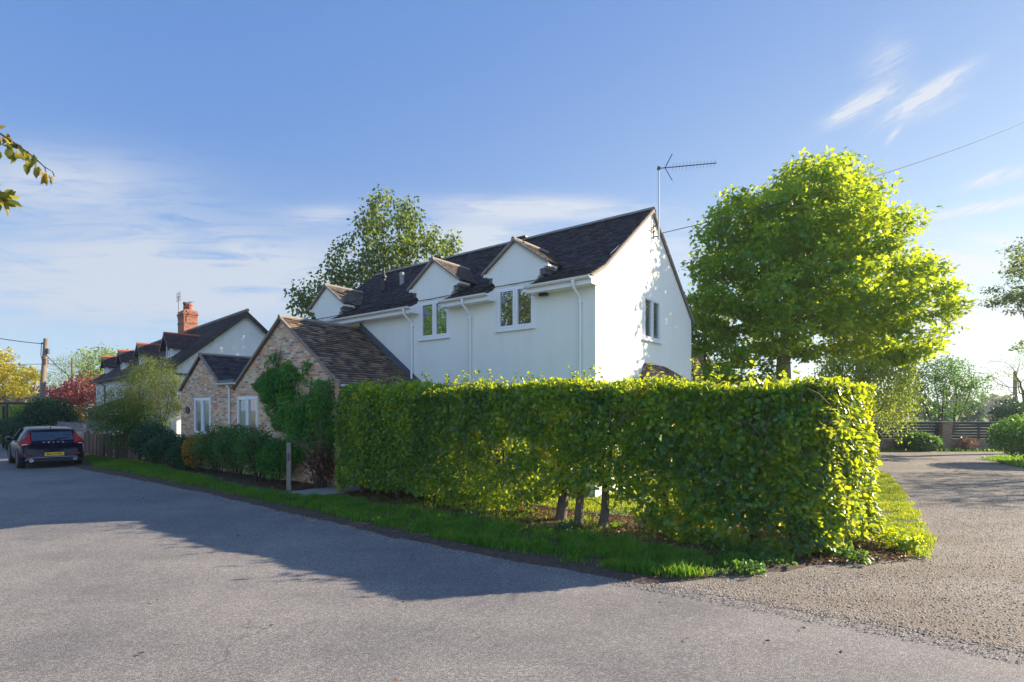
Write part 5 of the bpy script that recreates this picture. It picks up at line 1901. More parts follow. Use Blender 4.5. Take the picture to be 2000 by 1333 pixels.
# birch behind it
tree('birch_tree', 'slender thin leaved birch showing behind the top right of the maple', 'tree', (17.4, 27.0), [
    (17.3, 27, 12.6, 1.5, 1.4, 2.5), (18.0, 27, 9.5, 1.9, 1.6, 3.5)], 5.0, 0.16, 800, 60, 0.26, 0.10, SMALL, 'leaf_birch', 'bark', 111, rleaf=0.02, hang=0.55, droop=1.0, step=0.4, rmin=0.006)
tree('weeping_birch', 'weeping yellow green birch hanging over the left end of the slatted fence', 'tree', (16.0, 25.0), [
    (17.5, 25.0, 3.7, 1.5, 1.3, 2.2), (16.2, 25.0, 4.4, 1.8, 1.5, 2.0)], 2.0, 0.13, 800, 90, 0.24, 0.12, SMALL, 'leaf_pale', 'bark_dark', 113, rleaf=0.02, hang=0.5, droop=1.0, step=0.35, rmin=0.006)
tree('dark_conifer', 'dark ivy clad tree squeezed between the gable corner and the maple', 'tree', (8.0, 22.6), [
    (8.1, 22.6, 4.6, 1.0, 1.3, 2.6), (8.4, 22.6, 2.0, 1.1, 1.3, 1.8)], 1.2, 0.16, 260, 60, 0.26, 0.10, OVAL, 'leaf_dark', 'bark_dark', 115, rleaf=0.05, rmin=0.01)
# behind the house
tree('cherry_tree', 'loose crowned dark green tree rising behind the left end of the white house roof', 'tree', (-6.6, 28.2), [
    (-6.4, 28.2, 9.8, 2.6, 2.6, 4.0), (-9.0, 28.0, 7.6, 2.7, 2.4, 2.3), (-4.3, 28.2, 9.6, 2.2, 2.0, 2.6)],
    3.2, 0.22, 850, 38, 0.24, 0.175, OVAL, 'leaf_cherry', 'bark', 121, step=0.42, rleaf=0.022, flat=0.9, upn=0.3, droop=0.9, flatz=0.9, shell=0.6, rmin=0.004)
tree('small_tree', 'tip of a small green tree peeping over the ridge left of the middle dormer', 'tree', (-2.1, 33.0), [
    (-2.1, 33.0, 8.8, 1.4, 1.5, 3.3)], 4.0, 0.12, 140, 22, 0.24, 0.16, OVAL, 'leaf_cherry', 'bark', 125, step=0.42, rleaf=0.022, rmin=0.008)
# right side
tree('multi_stem_tree', 'airy vase shaped tree with many dark stems behind the slatted fence', 'tree', (25.1, 31.0), [
    (25.2, 31.0, 3.4, 2.3, 1.8, 1.7), (25.0, 31.0, 4.3, 1.4, 1.4, 1.1)], 1.3, 0.13, 900, 26, 0.17, 0.10, OVAL, 'leaf_mid', 'bark_dark', 131, stems=6, spread=0.55, step=0.26, rleaf=0.02, shell=0.5)
tree('bare_tree', 'thin half bare tree with drooping twigs near the right edge behind the fence', 'tree', (35.2, 36.0), [
    (34.2, 36.0, 4.6, 2.6, 1.8, 1.7)], 1.6, 0.12, 420, 12, 0.2, 0.11, NARROW, 'leaf_birch', 'bark_dark', 135, stems=2, step=0.3, rleaf=0.02, hang=0.2)
tree('tall_tree', 'tall dark leaved tree cut by the right edge of the picture', 'tree', (27.6, 26.0), [
    (27.4, 26.0, 9.2, 2.9, 3.0, 2.6), (25.8, 26.0, 7.6, 2.6, 2.4, .8), (27.0, 26.0, 5.2, 1.8, 2.4, .5)],
    4.0, 0.24, 900, 44, 0.22, 0.12, OVAL, 'leaf_birch', 'bark_dark', 141, step=0.38, rleaf=0.022, flatz=0.35, rmin=0.006, shell=0.6)
tree('tall_tree', 'tree outside the right edge that throws dappled shade on the drive', 'tree', (26.8, 18.6), [
    (26.8, 18.6, 6.8, 3.0, 3.2, 2.8)], 3.0, 0.22, 450, 12, 0.3, 0.15, OVAL, 'leaf_mid', 'bark_dark', 145, step=0.42, rleaf=0.022, rmin=0.008)


def bush(name, lab, cat, c, rx, ry, h, n, size, shape, leaf, seed, barkm='bark_dark', stems=7, group=None, extra=(), top=1.0, twig=0.010, dens=0.28, upn=0.5, flat=0.6, rough=0.16):
    """a shrub: stems from the ground, leaves through the outer layer of a lumpy dome"""
    r = RS(seed)
    t = thing(name, lab, cat, (c[0], c[1], 0), 0, group)
    d = unit(r.normal(size=(n, 3)))
    d[:, 2] = np.abs(d[:, 2]) * r.choice([1, 1, 1, -0.75], n)
    rr_ = 1 - np.abs(r.normal(size=n)) * dens
    rr_ = np.clip(rr_, 0.1, 1.2)
    P = d * rr_[:, None] * np.array([rx, ry, h * 0.52]) + np.array([0, 0, h * 0.5])
    lump = 1 + rough * wob3(P, 3.2 / max(rx, .5), seed)
    P[:, :2] *= lump[:, None]
    P[:, 2] = np.maximum(0.04, h * 0.5 + (P[:, 2] - h * 0.5) * lump)
    k = wob3(P, 6.0, seed + 5) > -0.75 + 0.25 * r.normal(size=n)
    P, d = P[k], d[k]
    m = len(P)
    Dr = unit(d * 0.6 + r.normal(size=(m, 3)) * 0.7 + np.array([0, 0, -0.15]))
    N = unit(d * 0.9 + r.normal(size=(m, 3)) * flat + np.array([0, 0, upn]))
    leaf_cloud('foliage', P, Dr, N, size * r.uniform(0.65, 1.35, m), shape, M[leaf], t, np.clip(0.5 + 0.28 * wob3(P, 4, seed + 9) + r.normal(size=m) * 0.22, 0, 1))
    mb = MB()
    q = random.Random(seed)
    for s in range(stems):
        a = q.uniform(0, 6.28)
        e = Vector((math.cos(a) * rx * q.uniform(.2, .8), math.sin(a) * ry * q.uniform(.2, .8), h * q.uniform(.6, .95)))
        b = Vector((math.cos(a) * .08, math.sin(a) * .08, -0.03))
        md = b.lerp(e, .5) + Vector((q.uniform(-.1, .1), q.uniform(-.1, .1), h * .08)) * rx
        mb.tube([b, md, e], [twig * 2.2, twig * 1.4, twig * .5], 5, caps=False)
        for _ in range(3):
            e2 = e + Vector((q.uniform(-.4, .4) * rx, q.uniform(-.4, .4) * ry, q.uniform(-.1, .2) * h))
            mb.tube([md.lerp(e, q.uniform(.1, .8)), e2], [twig * .8, twig * .3], 3, caps=False)
    mb.build('stem', M[barkm], t)
    return t


bush('rounded_bush', 'dense green clipped bush at the right edge beside the drive', 'bush', (19.75, 20.2), 1.35, 1.5, 1.75, 9000, 0.085, OVAL, 'leaf_mid', 201)
bush('red_leaf_shrub', 'shrub with orange leaves behind the right hand bush', 'bush', (20.8, 21.2), 0.6, 0.6, 2.1, 900, 0.10, OVAL, 'leaf_autumn', 203, dens=0.5)
bush('low_shrub', 'low green shrub planted against the brick wall left of the pier', 'bush', (20.4, 26.75), 1.05, 0.42, 0.88, 3500, 0.09, OVAL, 'leaf_mid', 205)
bush('low_shrub', 'small reddish brown shrub at the foot of the brick pier', 'bush', (22.9, 26.9), 0.55, 0.35, 0.7, 900, 0.09, NARROW, 'leaf_dead', 206, dens=0.6)
bush('dark_bush', 'round dark bush behind the slatted fence near the right edge', 'bush', (32.4, 34.5), 1.3, 1.2, 2.7, 3000, 0.13, OVAL, 'leaf_dark', 207)
# left side, far
tree('golden_tree', 'golden yellow tree at the far left edge beyond the parked car', 'tree', (-51.4, 52.5), [
    (-51.8, 52.5, 5.4, 4.8, 4.2, 2.7), (-48.6, 52.5, 4.6, 2.2, 2.4, 1.5)], 1.9, 0.42, 480, 34, 0.42, 0.26, OVAL, 'leaf_yellow', 'bark', 151, step=0.55, rleaf=0.03, rmin=0.012)
tree('crimson_tree', 'low spreading tree with crimson leaves left of the white cottage', 'tree', (-36.8, 47.5), [
    (-36.8, 47.5, 3.6, 3.4, 3.0, 1.6), (-40.6, 47.5, 2.9, 2.2, 2.2, 1.3), (-34.0, 46, 3.3, 2.2, 2.2, 1.3)], 1.2, 0.22, 600, 44, 0.34, 0.20, OVAL, 'leaf_red', 'bark_dark', 153, step=0.5, rleaf=0.03, stems=3, rmin=0.012)
tree('olive_green_tree', 'feathery olive green tree between the two utility poles', 'tree', (-45.8, 57.0), [
    (-46.6, 57, 5.6, 2.4, 2.4, 3.0), (-48.6, 57, 4.6, 1.6, 2.0, 2.2)], 2.0, 0.2, 500, 26, 0.32, 0.22, NARROW, 'leaf_pale', 'bark', 155, step=0.5, rleaf=0.03, rmin=0.01)
tree('olive_green_tree', 'pale golden green tree right of the shorter utility pole behind the cottage', 'tree', (-44.6, 60.0), [
    (-45.6, 60, 6.2, 2.6, 2.8, 3.4), (-43.0, 60, 5.2, 2.6, 2.6, 2.4)], 2.0, 0.24, 500, 34, 0.36, 0.22, OVAL, 'leaf_pale', 'bark', 157, step=0.5, rleaf=0.03, rmin=0.01)
bush('dark_bush', 'round dark evergreen bush at the road side left behind the car', 'bush', (-25.6, 27.6), 1.15, 1.15, 1.65, 6000, 0.085, OVAL, 'leaf_dark', 211)
bush('laurel_bush', 'dark green spreading bush over the pergola behind the car', 'bush', (-25.4, 29.2), 1.5, 1.2, 2.65, 6000, 0.11, OVAL, 'leaf_dark', 213)
bush('amber_bush', 'yellowing bush between the round dark bush and the pergola', 'bush', (-31.0, 33.2), 1.3, 1.1, 2.4, 2600, 0.13, OVAL, 'leaf_pale', 215)
bush('grey_bush', 'pale hazy bush at the foot of the tall utility pole', 'bush', (-33.4, 38.0), 1.8, 1.4, 3.0, 3000, 0.15, OVAL, 'leaf_pale', 216, dens=0.4)
bush('amber_bush', 'rusty gold shrub below the crimson tree beside the cottage lean to', 'bush', (-27.6, 33.0), 1.6, 1.2, 2.3, 2600, 0.13, OVAL, 'leaf_autumn', 217, dens=0.45)
bush('amber_bush', 'low green gold shrub right of the golden tree trunk', 'bush', (-44.2, 50.0), 1.8, 1.6, 2.2, 1800, 0.2, OVAL, 'leaf_pale', 218)
# cottage garden shrub, tall and open
tree('tall_shrub', 'tall open yellow green shrub with arching stems in front of the white cottage', 'shrub', (-14.7, 21.9), [
    (-14.9, 21.9, 2.6, 1.75, 1.2, 1.35), (-15.6, 21.7, 2.0, 1.5, 1.2, 0.9), (-14.7, 21.9, 3.6, 1.1, 0.9, 0.85), (-13.7, 21.7, 2.6, 0.8, 0.9, 1.0)], 0.7, 0.07, 900, 75, 0.16, 0.080, NARROW, 'leaf_shrub', 'bark_dark', 161,
    stems=7, spread=0.5, step=0.2, rleaf=0.02, tip=0.004, cname='foliage')
bush('lower_shrub', 'deep green shrub growing through the base of the tall open cottage shrub', 'shrub', (-15.3, 21.4), 1.5, 0.9, 2.5, 5500, 0.075, OVAL, 'leaf_mid', 221, dens=0.45)
bush('ivy_mound', 'tall mound of dark ivy ending the brown board fence', 'shrub', (-13.25, 19.75), 0.85, 0.7, 1.55, 6500, 0.065, OVAL, 'leaf_dark', 223)
bush('ivy_mound', 'lower mound of dark foliage between the ivy mound and the annexe corner', 'shrub', (-12.0, 18.9), 0.95, 0.65, 1.25, 5000, 0.065, OVAL, 'leaf_dark', 224)
bush('amber_shrub', 'small amber yellow shrub at the left end of the shrubs under the annexe windows', 'shrub', (-10.25, 17.35), 0.42, 0.35, 1.3, 2200, 0.055, OVAL, 'leaf_autumn', 225)
for i, (x, y, rx, h_, lf, lab) in enumerate(((-9.35, 16.95, 0.72, 1.55, 'leaf_mid', 'green shrub under the left annexe window, next to the amber one'),
                                             (-8.25, 16.0, 0.72, 1.62, 'leaf_mid', 'green shrub below the annexe downpipe'),
                                             (-7.2, 15.25, 0.70, 1.50, 'leaf_mid', 'green shrub below the right annexe window'),
                                             (-6.45, 14.7, 0.58, 1.30, 'leaf_wisteria', 'bright green shrub nearest the grey gate post'),
                                             (-10.9, 18.0, 0.6, 1.15, 'leaf_dark', 'low dark shrub between the ivy mound and the amber shrub'))):
    bush('garden_shrub', lab, 'shrub', (x, y), rx, 0.55, h_, 4200, 0.062, OVAL, lf, 231 + i, group='shrubs along the brick annexe', rough=0.22, dens=0.34)
db = bush('dead_shrub', 'dead brown leaved shrub with tangled bare twigs by the gate post', 'shrub', (-4.95, 13.75), 0.45, 0.38, 1.2, 750, 0.085, OVAL, 'leaf_dead', 241, stems=16, dens=0.6, twig=0.009)

# climber on the big brick gable
cl_ = thing('climbing_plant', 'green climbing plant with twisted stems covering the right half of the brick gable', 'climber', (1.938, 12.4, 0), HR)
r = RS(55)


def blob(n, ells):
    out_ = []
    for (a, z, ra, rz_, th_, wgt) in ells:
        m = int(n * wgt)
        t_ = r.uniform(0, 6.283, m)
        q_ = np.sqrt(r.uniform(0, 1, m))
        lum_ = 1 + 0.18 * np.sin(3 * t_ + a * 5) + 0.12 * np.sin(7 * t_ + z * 9)
        dome = th_ * 0.75 * (1 - q_ ** 2) + 0.10
        out_.append(np.stack([a + ra * q_ * lum_ * np.cos(t_), FY - dome * r.uniform(.1, 1.15, m), z + rz_ * q_ * lum_ * np.sin(t_)], 1))
    return np.concatenate(out_)


P = blob(15500, [(-8.9, 2.75, 1.15, .62, .40, .24), (-7.9, 2.05, 1.35, .75, .55, .26), (-7.3, 1.45, 1.2, .65, .50, .2), (-6.7, 2.2, .70, .7, .42, .14), (-9.15, 3.45, .38, .30, .16, .03), (-8.3, 3.1, .5, .35, .2, .04),
                 (-7.4, 3.25, .22, .2, .1, .01), (-6.6, 1.3, .55, .8, .35, .10)])
k = wob3(P, 7.0, 77) > -0.28 + 0.25 * r.normal(size=len(P))
P = P[k]
m = len(P)
Dr = unit(np.array([0, -0.35, -0.75]) + r.normal(size=(m, 3)) * 0.6)
N = unit(np.array([0, -0.7, 0.55]) + r.normal(size=(m, 3)) * 0.6)
leaf_cloud('foliage', P, Dr, N, 0.095 * r.uniform(.6, 1.4, m), (OVAL[0] * np.array([1, .62, 1]), OVAL[1]), M['leaf_wisteria'], cl_, np.clip(0.5 + .3 * wob3(P, 5, 3) + r.normal(size=m) * .2, 0, 1))
mb = MB()
q = random.Random(9)
for s in range(9):
    x0 = -6.45 + q.uniform(-.12, .12)
    pts = [Vector((x0, FY - .14, 0))]
    tx, tz = q.uniform(-9.3, -6.4), q.uniform(1.9, 3.6)
    for k_ in range(1, 9):
        t_ = k_ / 8
        pts.append(Vector((x0 + (tx - x0) * t_ ** 1.6 + q.uniform(-.07, .07), FY - .12 - .12 * math.sin(t_ * 3) + q.uniform(-.03, .03), tz * t_ + q.uniform(-.03, .03))))
    mb.tube(pts, [.035 - .0032 * i for i in range(9)], 6, caps=False)
for s in range(14):
    a = Vector((q.uniform(-9.6, -8.7), FY - .05, q.uniform(3.0, 3.6)))
    mb.tube([a, a + Vector((q.uniform(-.3, .3), -.03, q.uniform(.1, .45))), a + Vector((q.uniform(-.45, .45), -.02, q.uniform(.3, .7)))], [.008, .006, .003], 4, caps=False)
mb.build('stem', M['bark'], cl_)

# ------------------------------------------------------------------ beech hedge
hr = math.atan2(-0.579, 0.815)
hd = thing('beech_hedge', 'long clipped beech hedge with gnarled trunks in front of the white house', 'hedge', (4.17, 6.99, 0), hr)
XE = 0.0          # how far the hedge runs past its first trunk line
r = RS(301)
HL, HT, HH = 10.4, 1.35, 2.47


def hedge_y(x):
    # the hedge swells backwards where it turns the drive corner
    return HT + 0.75 * np.clip((x + 2.2) / 2.2, 0, 1)


def hedge_shell(n):
    A_front, A_top, A_end = HL * HH, HL * HT, HH * 2.1
    w_ = np.array([A_front * 1.25, A_front * 0.55, A_top * 1.4, A_end * 1.35, A_end * 0.5])
    f = r.choice(5, n, p=w_ / w_.sum())
    x = r.uniform(-HL, XE, n)
    z = r.uniform(0, HH, n)
    u = r.uniform(0, 1, n)
    dep = np.abs(r.normal(size=n)) * 0.17
    yT = hedge_y(x)
    P = np.zeros((n, 3))
    Nn = np.zeros((n, 3))
    for k, (px, py, pz, nn) in enumerate(((x, dep, z, (0, -1, 0)), (x, yT - dep, z, (0, 1, 0)), (x, u * yT, HH - dep, (0, 0, 1)), (XE - dep, u * 2.1, z, (1, 0, 0)), (-HL + dep, u * HT, z, (-1, 0, 0)))):
        s = f == k
        P[s] = np.stack([px, py, pz], 1)[s]
        Nn[s] = nn
    # round the vertical and top edges
    xr, yr = P[:, 0], P[:, 1]
    c = np.array([-HL / 2, 0, 0])
    rad = 0.6
    for (cx_, cy_, sx, sy) in ((XE - rad, rad, 1, -1), (XE - rad, 2.1 - rad, 1, 1)):
        m_ = ((xr - cx_) * sx > 0) & ((yr - cy_) * sy > 0)
        dx, dy = xr[m_] - cx_, yr[m_] - cy_
        L_ = np.hypot(dx, dy)
        inf = np.maximum(np.abs(dx), np.abs(dy))
        sc = inf / np.maximum(L_, 1e-6)
        P[m_, 0] = cx_ + dx * sc
        P[m_, 1] = cy_ + dy * sc
        Nn[m_] = unit(Nn[m_] * 0.4 + np.stack([dx, dy, 0 * dx], 1) / np.maximum(L_, 1e-6)[:, None])
    rt = 0.38
    for sy, y0 in ((-1, rt), (1, None)):
        yy = P[:, 1]
        lim = rt if y0 else hedge_y(P[:, 0]) - rt
        dy = (yy - lim) * sy
        dz = P[:, 2] - (HH - rt)
        m_ = (dy > 0) & (dz > 0)
        L_ = np.hypot(dy[m_], dz[m_])
        sc = np.maximum(dy[m_], dz[m_]) / np.maximum(L_, 1e-6)
        ll = lim if y0 else lim[m_]
        P[m_, 1] = ll + sy * dy[m_] * sc
        P[m_, 2] = HH - rt + dz[m_] * sc
        Nn[m_] = unit(Nn[m_] * 0.5 + np.stack([0 * dy[m_], sy * dy[m_], dz[m_]], 1) / np.maximum(L_, 1e-6)[:, None])
    # lumpy surface
    b_ = wob3(P, 2.3, 12) * 0.085 + wob3(P, 6.5, 13) * 0.04
    P += Nn * b_[:, None]
    P[:, 2] += np.where((P[:, 2] > HH - .6) & (P[:, 0] < -2), 0.05 * P[:, 1], 0)
    # the cut end of the hedge stands at a slant to its length
    t_ = np.clip((P[:, 0] + 1.6) / 1.6, 0, 1.2)
    P[:, 0] += t_ * (-0.12 + 0.37 * P[:, 1])
    P[:, 2] *= 1 + 0.006 * np.abs(np.minimum(P[:, 0], 0))
    en = (Nn[:, 0] > 0.5)
    Nn[en] = unit(Nn[en] + np.array([0, -0.42, 0]))
    return P, Nn


GAPS = [(-6.55, 1.50, .22, .20, .9), (-6.1, 1.18, .30, .26, .85), (-5.55, 1.42, .35, .18, .85), (-5.8, .45, .30, .18, .95), (-5.15, .75, .22, .12, .85), (-4.9, 1.35, .25, .12, .6), (-4.4, .35, .5, .20, .97),
        (-3.45, 1.35, .16, .12, .9), (-3.75, .48, .30, .24, .97), (-3.2, .32, .30, .20, .9), (-2.75, .95, .16, .16, .8), (-2.4, 1.25, .12, .1, .7), (-8.9, .55, .5, .25, .6), (-10.3, .75, .35, .3, .6), (-2.5, .55, .3, .2, .75), (-1.0, .15, .7, .16, .6)]


def zfloor(x):
    xs = [-11.4, -10.8, -9.9, -9.0, -8.0, -7.3, -6.6, -6.2, -5.6, -5.0, -4.3, -3.9, -3.2, -2.8, -2.2, -1.4, -0.6, 0.2]
    zs = [0.12, 0.25, 0.20, 0.26, 0.15, 0.04, -0.05, 0.10, 0.28, 0.40, 0.44, 0.54, 0.36, 0.14, 0.02, -0.02, 0.02, 0.10]
    return np.interp(x, [v * 0.905 for v in xs], [v * 0.91 + 0.13 for v in zs])


P, Nn = hedge_shell(185000)
keep = P[:, 2] > zfloor(P[:, 0]) + 0.07 * wob3(P, 5, 4) + 0.04 * r.normal(size=len(P))
front = (Nn[:, 1] < 0.3) | True
pr_ = np.ones(len(P))
for (gx, gz, rx, rz_, s_) in GAPS:
    gx, gz = gx * 0.905, gz * 0.91 + 0.19
    q_ = ((P[:, 0] - gx) / rx) ** 2 + ((P[:, 2] - gz) / rz_) ** 2
    pr_ *= 1 - 1.0 * s_ * np.exp(-q_ * q_)
thin = np.where(P[:, 0] < -4.0, 0.94, 1.0) * np.where(P[:, 2] < 1.2, np.where(P[:, 0] < -2.6, 0.80, 0.95), 1.0)
pr_ *= thin * np.clip(1.02 + 0.5 * wob3(P, 5.0, 88), 0.35, 1)
XZ = np.stack([P[:, 0] * 1.0, P[:, 2] * 1.0], 1)
hole = wob(XZ, 4.5, 91) + 0.7 * wob(XZ, 9.0, 92)
zone = np.exp(-((P[:, 2] - 1.15) / 0.75) ** 2) * np.clip((-P[:, 0] - 1.0) / 2.5, 0.25, 1)
pr_ *= np.where(hole > 1.25 - 0.62 * zone, 0.14, 1.0)
keep &= r.uniform(size=len(P)) < pr_
P, Nn = P[keep], Nn[keep]
n = len(P)
Dr = unit(Nn * 0.25 + np.array([0, 0, -0.45]) + r.normal(size=(n, 3)) * 0.6)
topm = Nn[:, 2] > 0.6
Dr[topm] = unit(np.array([0, 0, 0.45]) + r.normal(size=(topm.sum(), 3)) * 0.75)
N2 = unit(Nn * 0.85 + np.array([0, 0, 0.35]) + r.normal(size=(n, 3)) * 0.52)
rn = np.clip(0.47 + 0.24 * wob3(P, 2.5, 6) + r.normal(size=n) * 0.30, 0, 1)
leaf_cloud('foliage', P, Dr, N2, 0.080 * r.uniform(0.55, 1.4, n), OVAL, M['leaf_hedge'], hd, rn)

# shoots that escaped the last clipping
q = random.Random(77)
sp, sn, ss = [], [], []
mb = MB()
for k in range(150):
    x = q.uniform(-HL, XE - .2)
    if q.random() < 0.35:
        x = q.choice([-9.4, -7.0, -6.5, -4.9, -4.2, -3.8, -2.6, -2.0, -1.5]) + q.gauss(0, .18)
    y = q.uniform(0.05, 1.2)
    L_ = q.choice([.06, .08, .10, .12, .16, .24, .34]) * q.uniform(.7, 1.1)
    b = Vector((x, y, HH * (1 + 0.006 * abs(x)) - .03))
    e = b + Vector((q.gauss(0, .25) * L_, q.gauss(0, .25) * L_, L_ + .05))
    mb.tube([b, b.lerp(e, .5) + Vector((q.gauss(0, .01), q.gauss(0, .01), 0)), e], [.004, .003, .0015], 4, caps=False)
    nl = int(3 + L_ * 28)
    for j in range(nl):
        t_ = q.uniform(.25, 1.05)
        sp.append(b.lerp(e, t_))
        sn.append((q.gauss(0, 1), q.gauss(0, 1), q.gauss(.2, .5)))
sp, sn = np.array([list(v) for v in sp]), np.array(sn)
n = len(sp)
leaf_cloud('shoot_leaves', sp, unit(sn), unit(r.normal(size=(n, 3)) * .6 + np.array([0, -.2, .8])), 0.066 * r.uniform(.6, 1.3, n), OVAL, M['leaf_hedge'], hd, np.clip(r.uniform(size=n) * .7 + .25, 0, 1))
stuff(mb.build('shoot', M['bark'], hd))

# trunks and inner limbs
trunks = [(-10.0, .045), (-9.3, .05), (-8.7, .05), (-8.1, .06), (-7.3, .055), (-6.6, .05), (-5.6, .05), (-4.36, .10), (-3.94, .075), (-3.45, .08), (-2.4, .06), (-1.75, .07), (-0.95, .06), (-.5, .05)]
for i, (x, rd_) in enumerate(trunks):
    mb = MB()
    y = 0.42 + q.uniform(-.10, .10)
    top = Vector((x + q.uniform(-.12, .12), y + q.uniform(-.1, .1), q.uniform(.75, 1.1)))
    b = Vector((x, y, -0.05))
    md = b.lerp(top, .5) + Vector((q.uniform(-.04, .04), q.uniform(-.03, .03), 0))
    mb.tube([b, b + Vector((0, 0, .1)), md, top], [rd_ * 1.45, rd_ * 1.12, rd_ * .95, rd_ * .85], 9, caps=False)
    for s in range(5):
        e = top + Vector((q.uniform(-.55, .55), q.uniform(-.4, .4), q.uniform(.6, 1.4)))
        m1 = top.lerp(e, .4) + Vector((q.uniform(-.12, .12), q.uniform(-.1, .1), q.uniform(-.05, .1)))
        mb.tube([top - Vector((0, 0, .06)), m1, e], [rd_ * .6, rd_ * .42, rd_ * .15], 6, caps=False)
        for t_ in range(5):
            a = m1.lerp(e, q.uniform(0, 1))
            f = a + Vector((q.uniform(-.4, .4), q.uniform(-.45, .3), q.uniform(-.25, .3)))
            mb.tube([a, a.lerp(f, .5) + Vector((0, 0, .04)), f], [.010, .007, .003], 4, caps=False)
    for s in range(4):
        a = b.lerp(top, q.uniform(.4, 1))
        f = a + Vector((q.uniform(-.5, .5), q.uniform(-.45, .1), q.uniform(-.05, .35)))
        mb.tube([a, a.lerp(f, .5) + Vector((0, 0, .05)), f], [.014, .009, .003], 4, caps=False)
    mb.build('trunk', M['bark'], hd, smooth=True)

# ivy and weeds at the hedge foot
for i, (x, y, rx, h_, n_, sz, lf, lab) in enumerate(((0.95, 9.0, .28, .22, 240, .06, 'leaf_dark', 'ivy creeping round the thick double trunk of the hedge'),
                                                    (3.35, 7.25, .60, .17, 420, .055, 'leaf_mid', 'bluish green weeds between grass and hedge foot near the corner'),
                                                    (4.7, 7.35, .30, .15, 160, .06, 'leaf_mid', 'small nettle tuft in the soil under the hedge corner'),
                                                    (5.75, 7.85, .38, .30, 420, .065, 'leaf_hedge', 'leafy beech sucker at the foot of the sunlit hedge end'),
                                                    (3.0, 6.78, .28, .16, 200, .05, 'leaf_mid', 'sunlit clover clump at the grass tip by the road'),
                                                    (-0.9, 9.75, .25, .22, 200, .06, 'leaf_mid', 'low weed cluster on the verge below the middle of the hedge'))):
    bush('ground_weed', lab, 'weed', (x, y), rx, rx * .7, h_, n_, sz, OVAL, lf, 401 + i, stems=4, twig=.003, rough=.3, dens=.5)

# ------------------------------------------------------------------ trees outside the left edge
ch_ = thing('overhanging_tree', 'branches with green and orange leaves reaching in at the upper left', 'tree', (-7.0, 3.2, 0))
r = RS(501)
mb = MB()
mb.tube([(0, 0, -.1), (0.1, 0, 1.4), (.4, .05, 2.8), (.9, .1, 3.6)], [.19, .15, .13, .09], 10, caps=False)
mb.tube([(.9, .1, 3.6), (1.9, .1, 4.05), (2.9, .12, 4.15), (3.55, .15, 4.03)], [.08, .05, .028, .014], 7, caps=False)
mb.tube([(.9, .1, 3.6), (0.2, .6, 5), (-.6, .8, 6.3)], [.08, .06, .03], 7, caps=False)
mb.tube([(.4, .05, 2.8), (-.8, -.5, 4.2), (-1.6, -.8, 5.4)], [.08, .06, .03], 7, caps=False)
mb.tube([(1.9, .1, 4.05), (2.8, .12, 3.75), (3.35, .14, 3.66)], [.035, .02, .010], 6, caps=False)
mb.build('trunk', M['bark'], ch_, smooth=True)
mb = MB()
# local coordinates: world minus (-7, 3.2); branch tips as seen against the sky
tw1 = [Vector(v) for v in ((3.50, .15, 4.06), (3.74, .17, 3.86), (3.86, .18, 3.78), (3.97, .18, 3.70), (4.05, .17, 3.63), (4.11, .16, 3.595))]
tw2 = [Vector(v) for v in ((3.30, .14, 3.68), (3.60, .15, 3.53), (3.70, .15, 3.47), (3.78, .15, 3.40))]
mb.tube(tw1, [.010, .007, .006, .0045, .0035, .002], 6)
mb.tube(tw2, [.009, .006, .004, .002], 6)
mb.tube([tw2[1], tw2[1] + Vector((.07, .02, .08)), tw2[1] + Vector((.12, .02, .06))], [.004, .003, .002], 5)
for v in tw1[1:]:
    mb.tube([v, v + Vector((.01, 0, -.03))], .003, 4)
mb.build('twig', M['bark_dark'], ch_)
LP, LD, LR, LS = [], [], [], []
q = random.Random(12)


def lf_(p, d, s, c_):
    LP.append(list(p))
    LD.append(d)
    LS.append(s)
    LR.append(c_)


def along(tw, t_):
    t_ = t_ * (len(tw) - 1)
    k_ = min(int(t_), len(tw) - 2)
    return tw[k_].lerp(tw[k_ + 1], t_ - k_)


for k_ in range(46):
    t_ = q.random() ** 1.3 * .62
    lf_(along(tw1, t_) + Vector((q.gauss(0, .02), q.gauss(0, .04), q.gauss(-.02, .03))), (q.gauss(.2, .5), q.gauss(0, .4), q.gauss(-.6, .5)), q.uniform(.06, .10), min(1, max(0, 1.0 - t_ * 1.5 + q.gauss(0, .15))))
for t_, s_, c_ in ((.70, .085, .6), (.74, .055, .55), (.80, .09, .95), (.84, .08, .5), (.93, .05, .7), (1.0, .055, .2), (.99, .04, .8)):
    lf_(along(tw1, t_) + Vector((0, 0, -.03)), (q.gauss(0, .25), q.gauss(0, .2), -1), s_, c_)
for k_ in range(60):
    t_ = q.random() ** .8
    lf_(along(tw2, t_) + Vector((q.gauss(0, .015), q.gauss(0, .04), q.gauss(.01, .03))), (q.gauss(.7, .35), q.gauss(0, .4), q.gauss(-.35, .35)), q.uniform(.07, .11), min(1, abs(q.gauss(0.05, .25))))
LP = np.array(LP)
n = len(LP)
LD = unit(np.array(LD))
leaf_cloud('leaves', LP, LD, unit(np.cross(LD, r.normal(size=(n, 3)))), np.array(LS), (OVAL[0] * np.array([1, .75, 1.4]), OVAL[1]), M['leaf_overhang'], ch_, np.array(LR))
r = RS(502)
C_ = ell_points([(-.5, .3, 6.0, 2.2, 2.2, 1.4), (0.6, 0, 4.9, 1.9, 1.6, .9)], 9000, r, .5)
C_ = C_[C_[:, 0] < 2.6 - (C_[:, 2] < 4.6) * .8]
n = len(C_)
leaf_cloud('crown', C_, unit(r.normal(size=(n, 3))), unit(r.normal(size=(n, 3)) + np.array([0, 0, .5])), .10 * r.uniform(.7, 1.3, n), OVAL, M['leaf_overhang'], ch_, r.uniform(size=n) * .6)

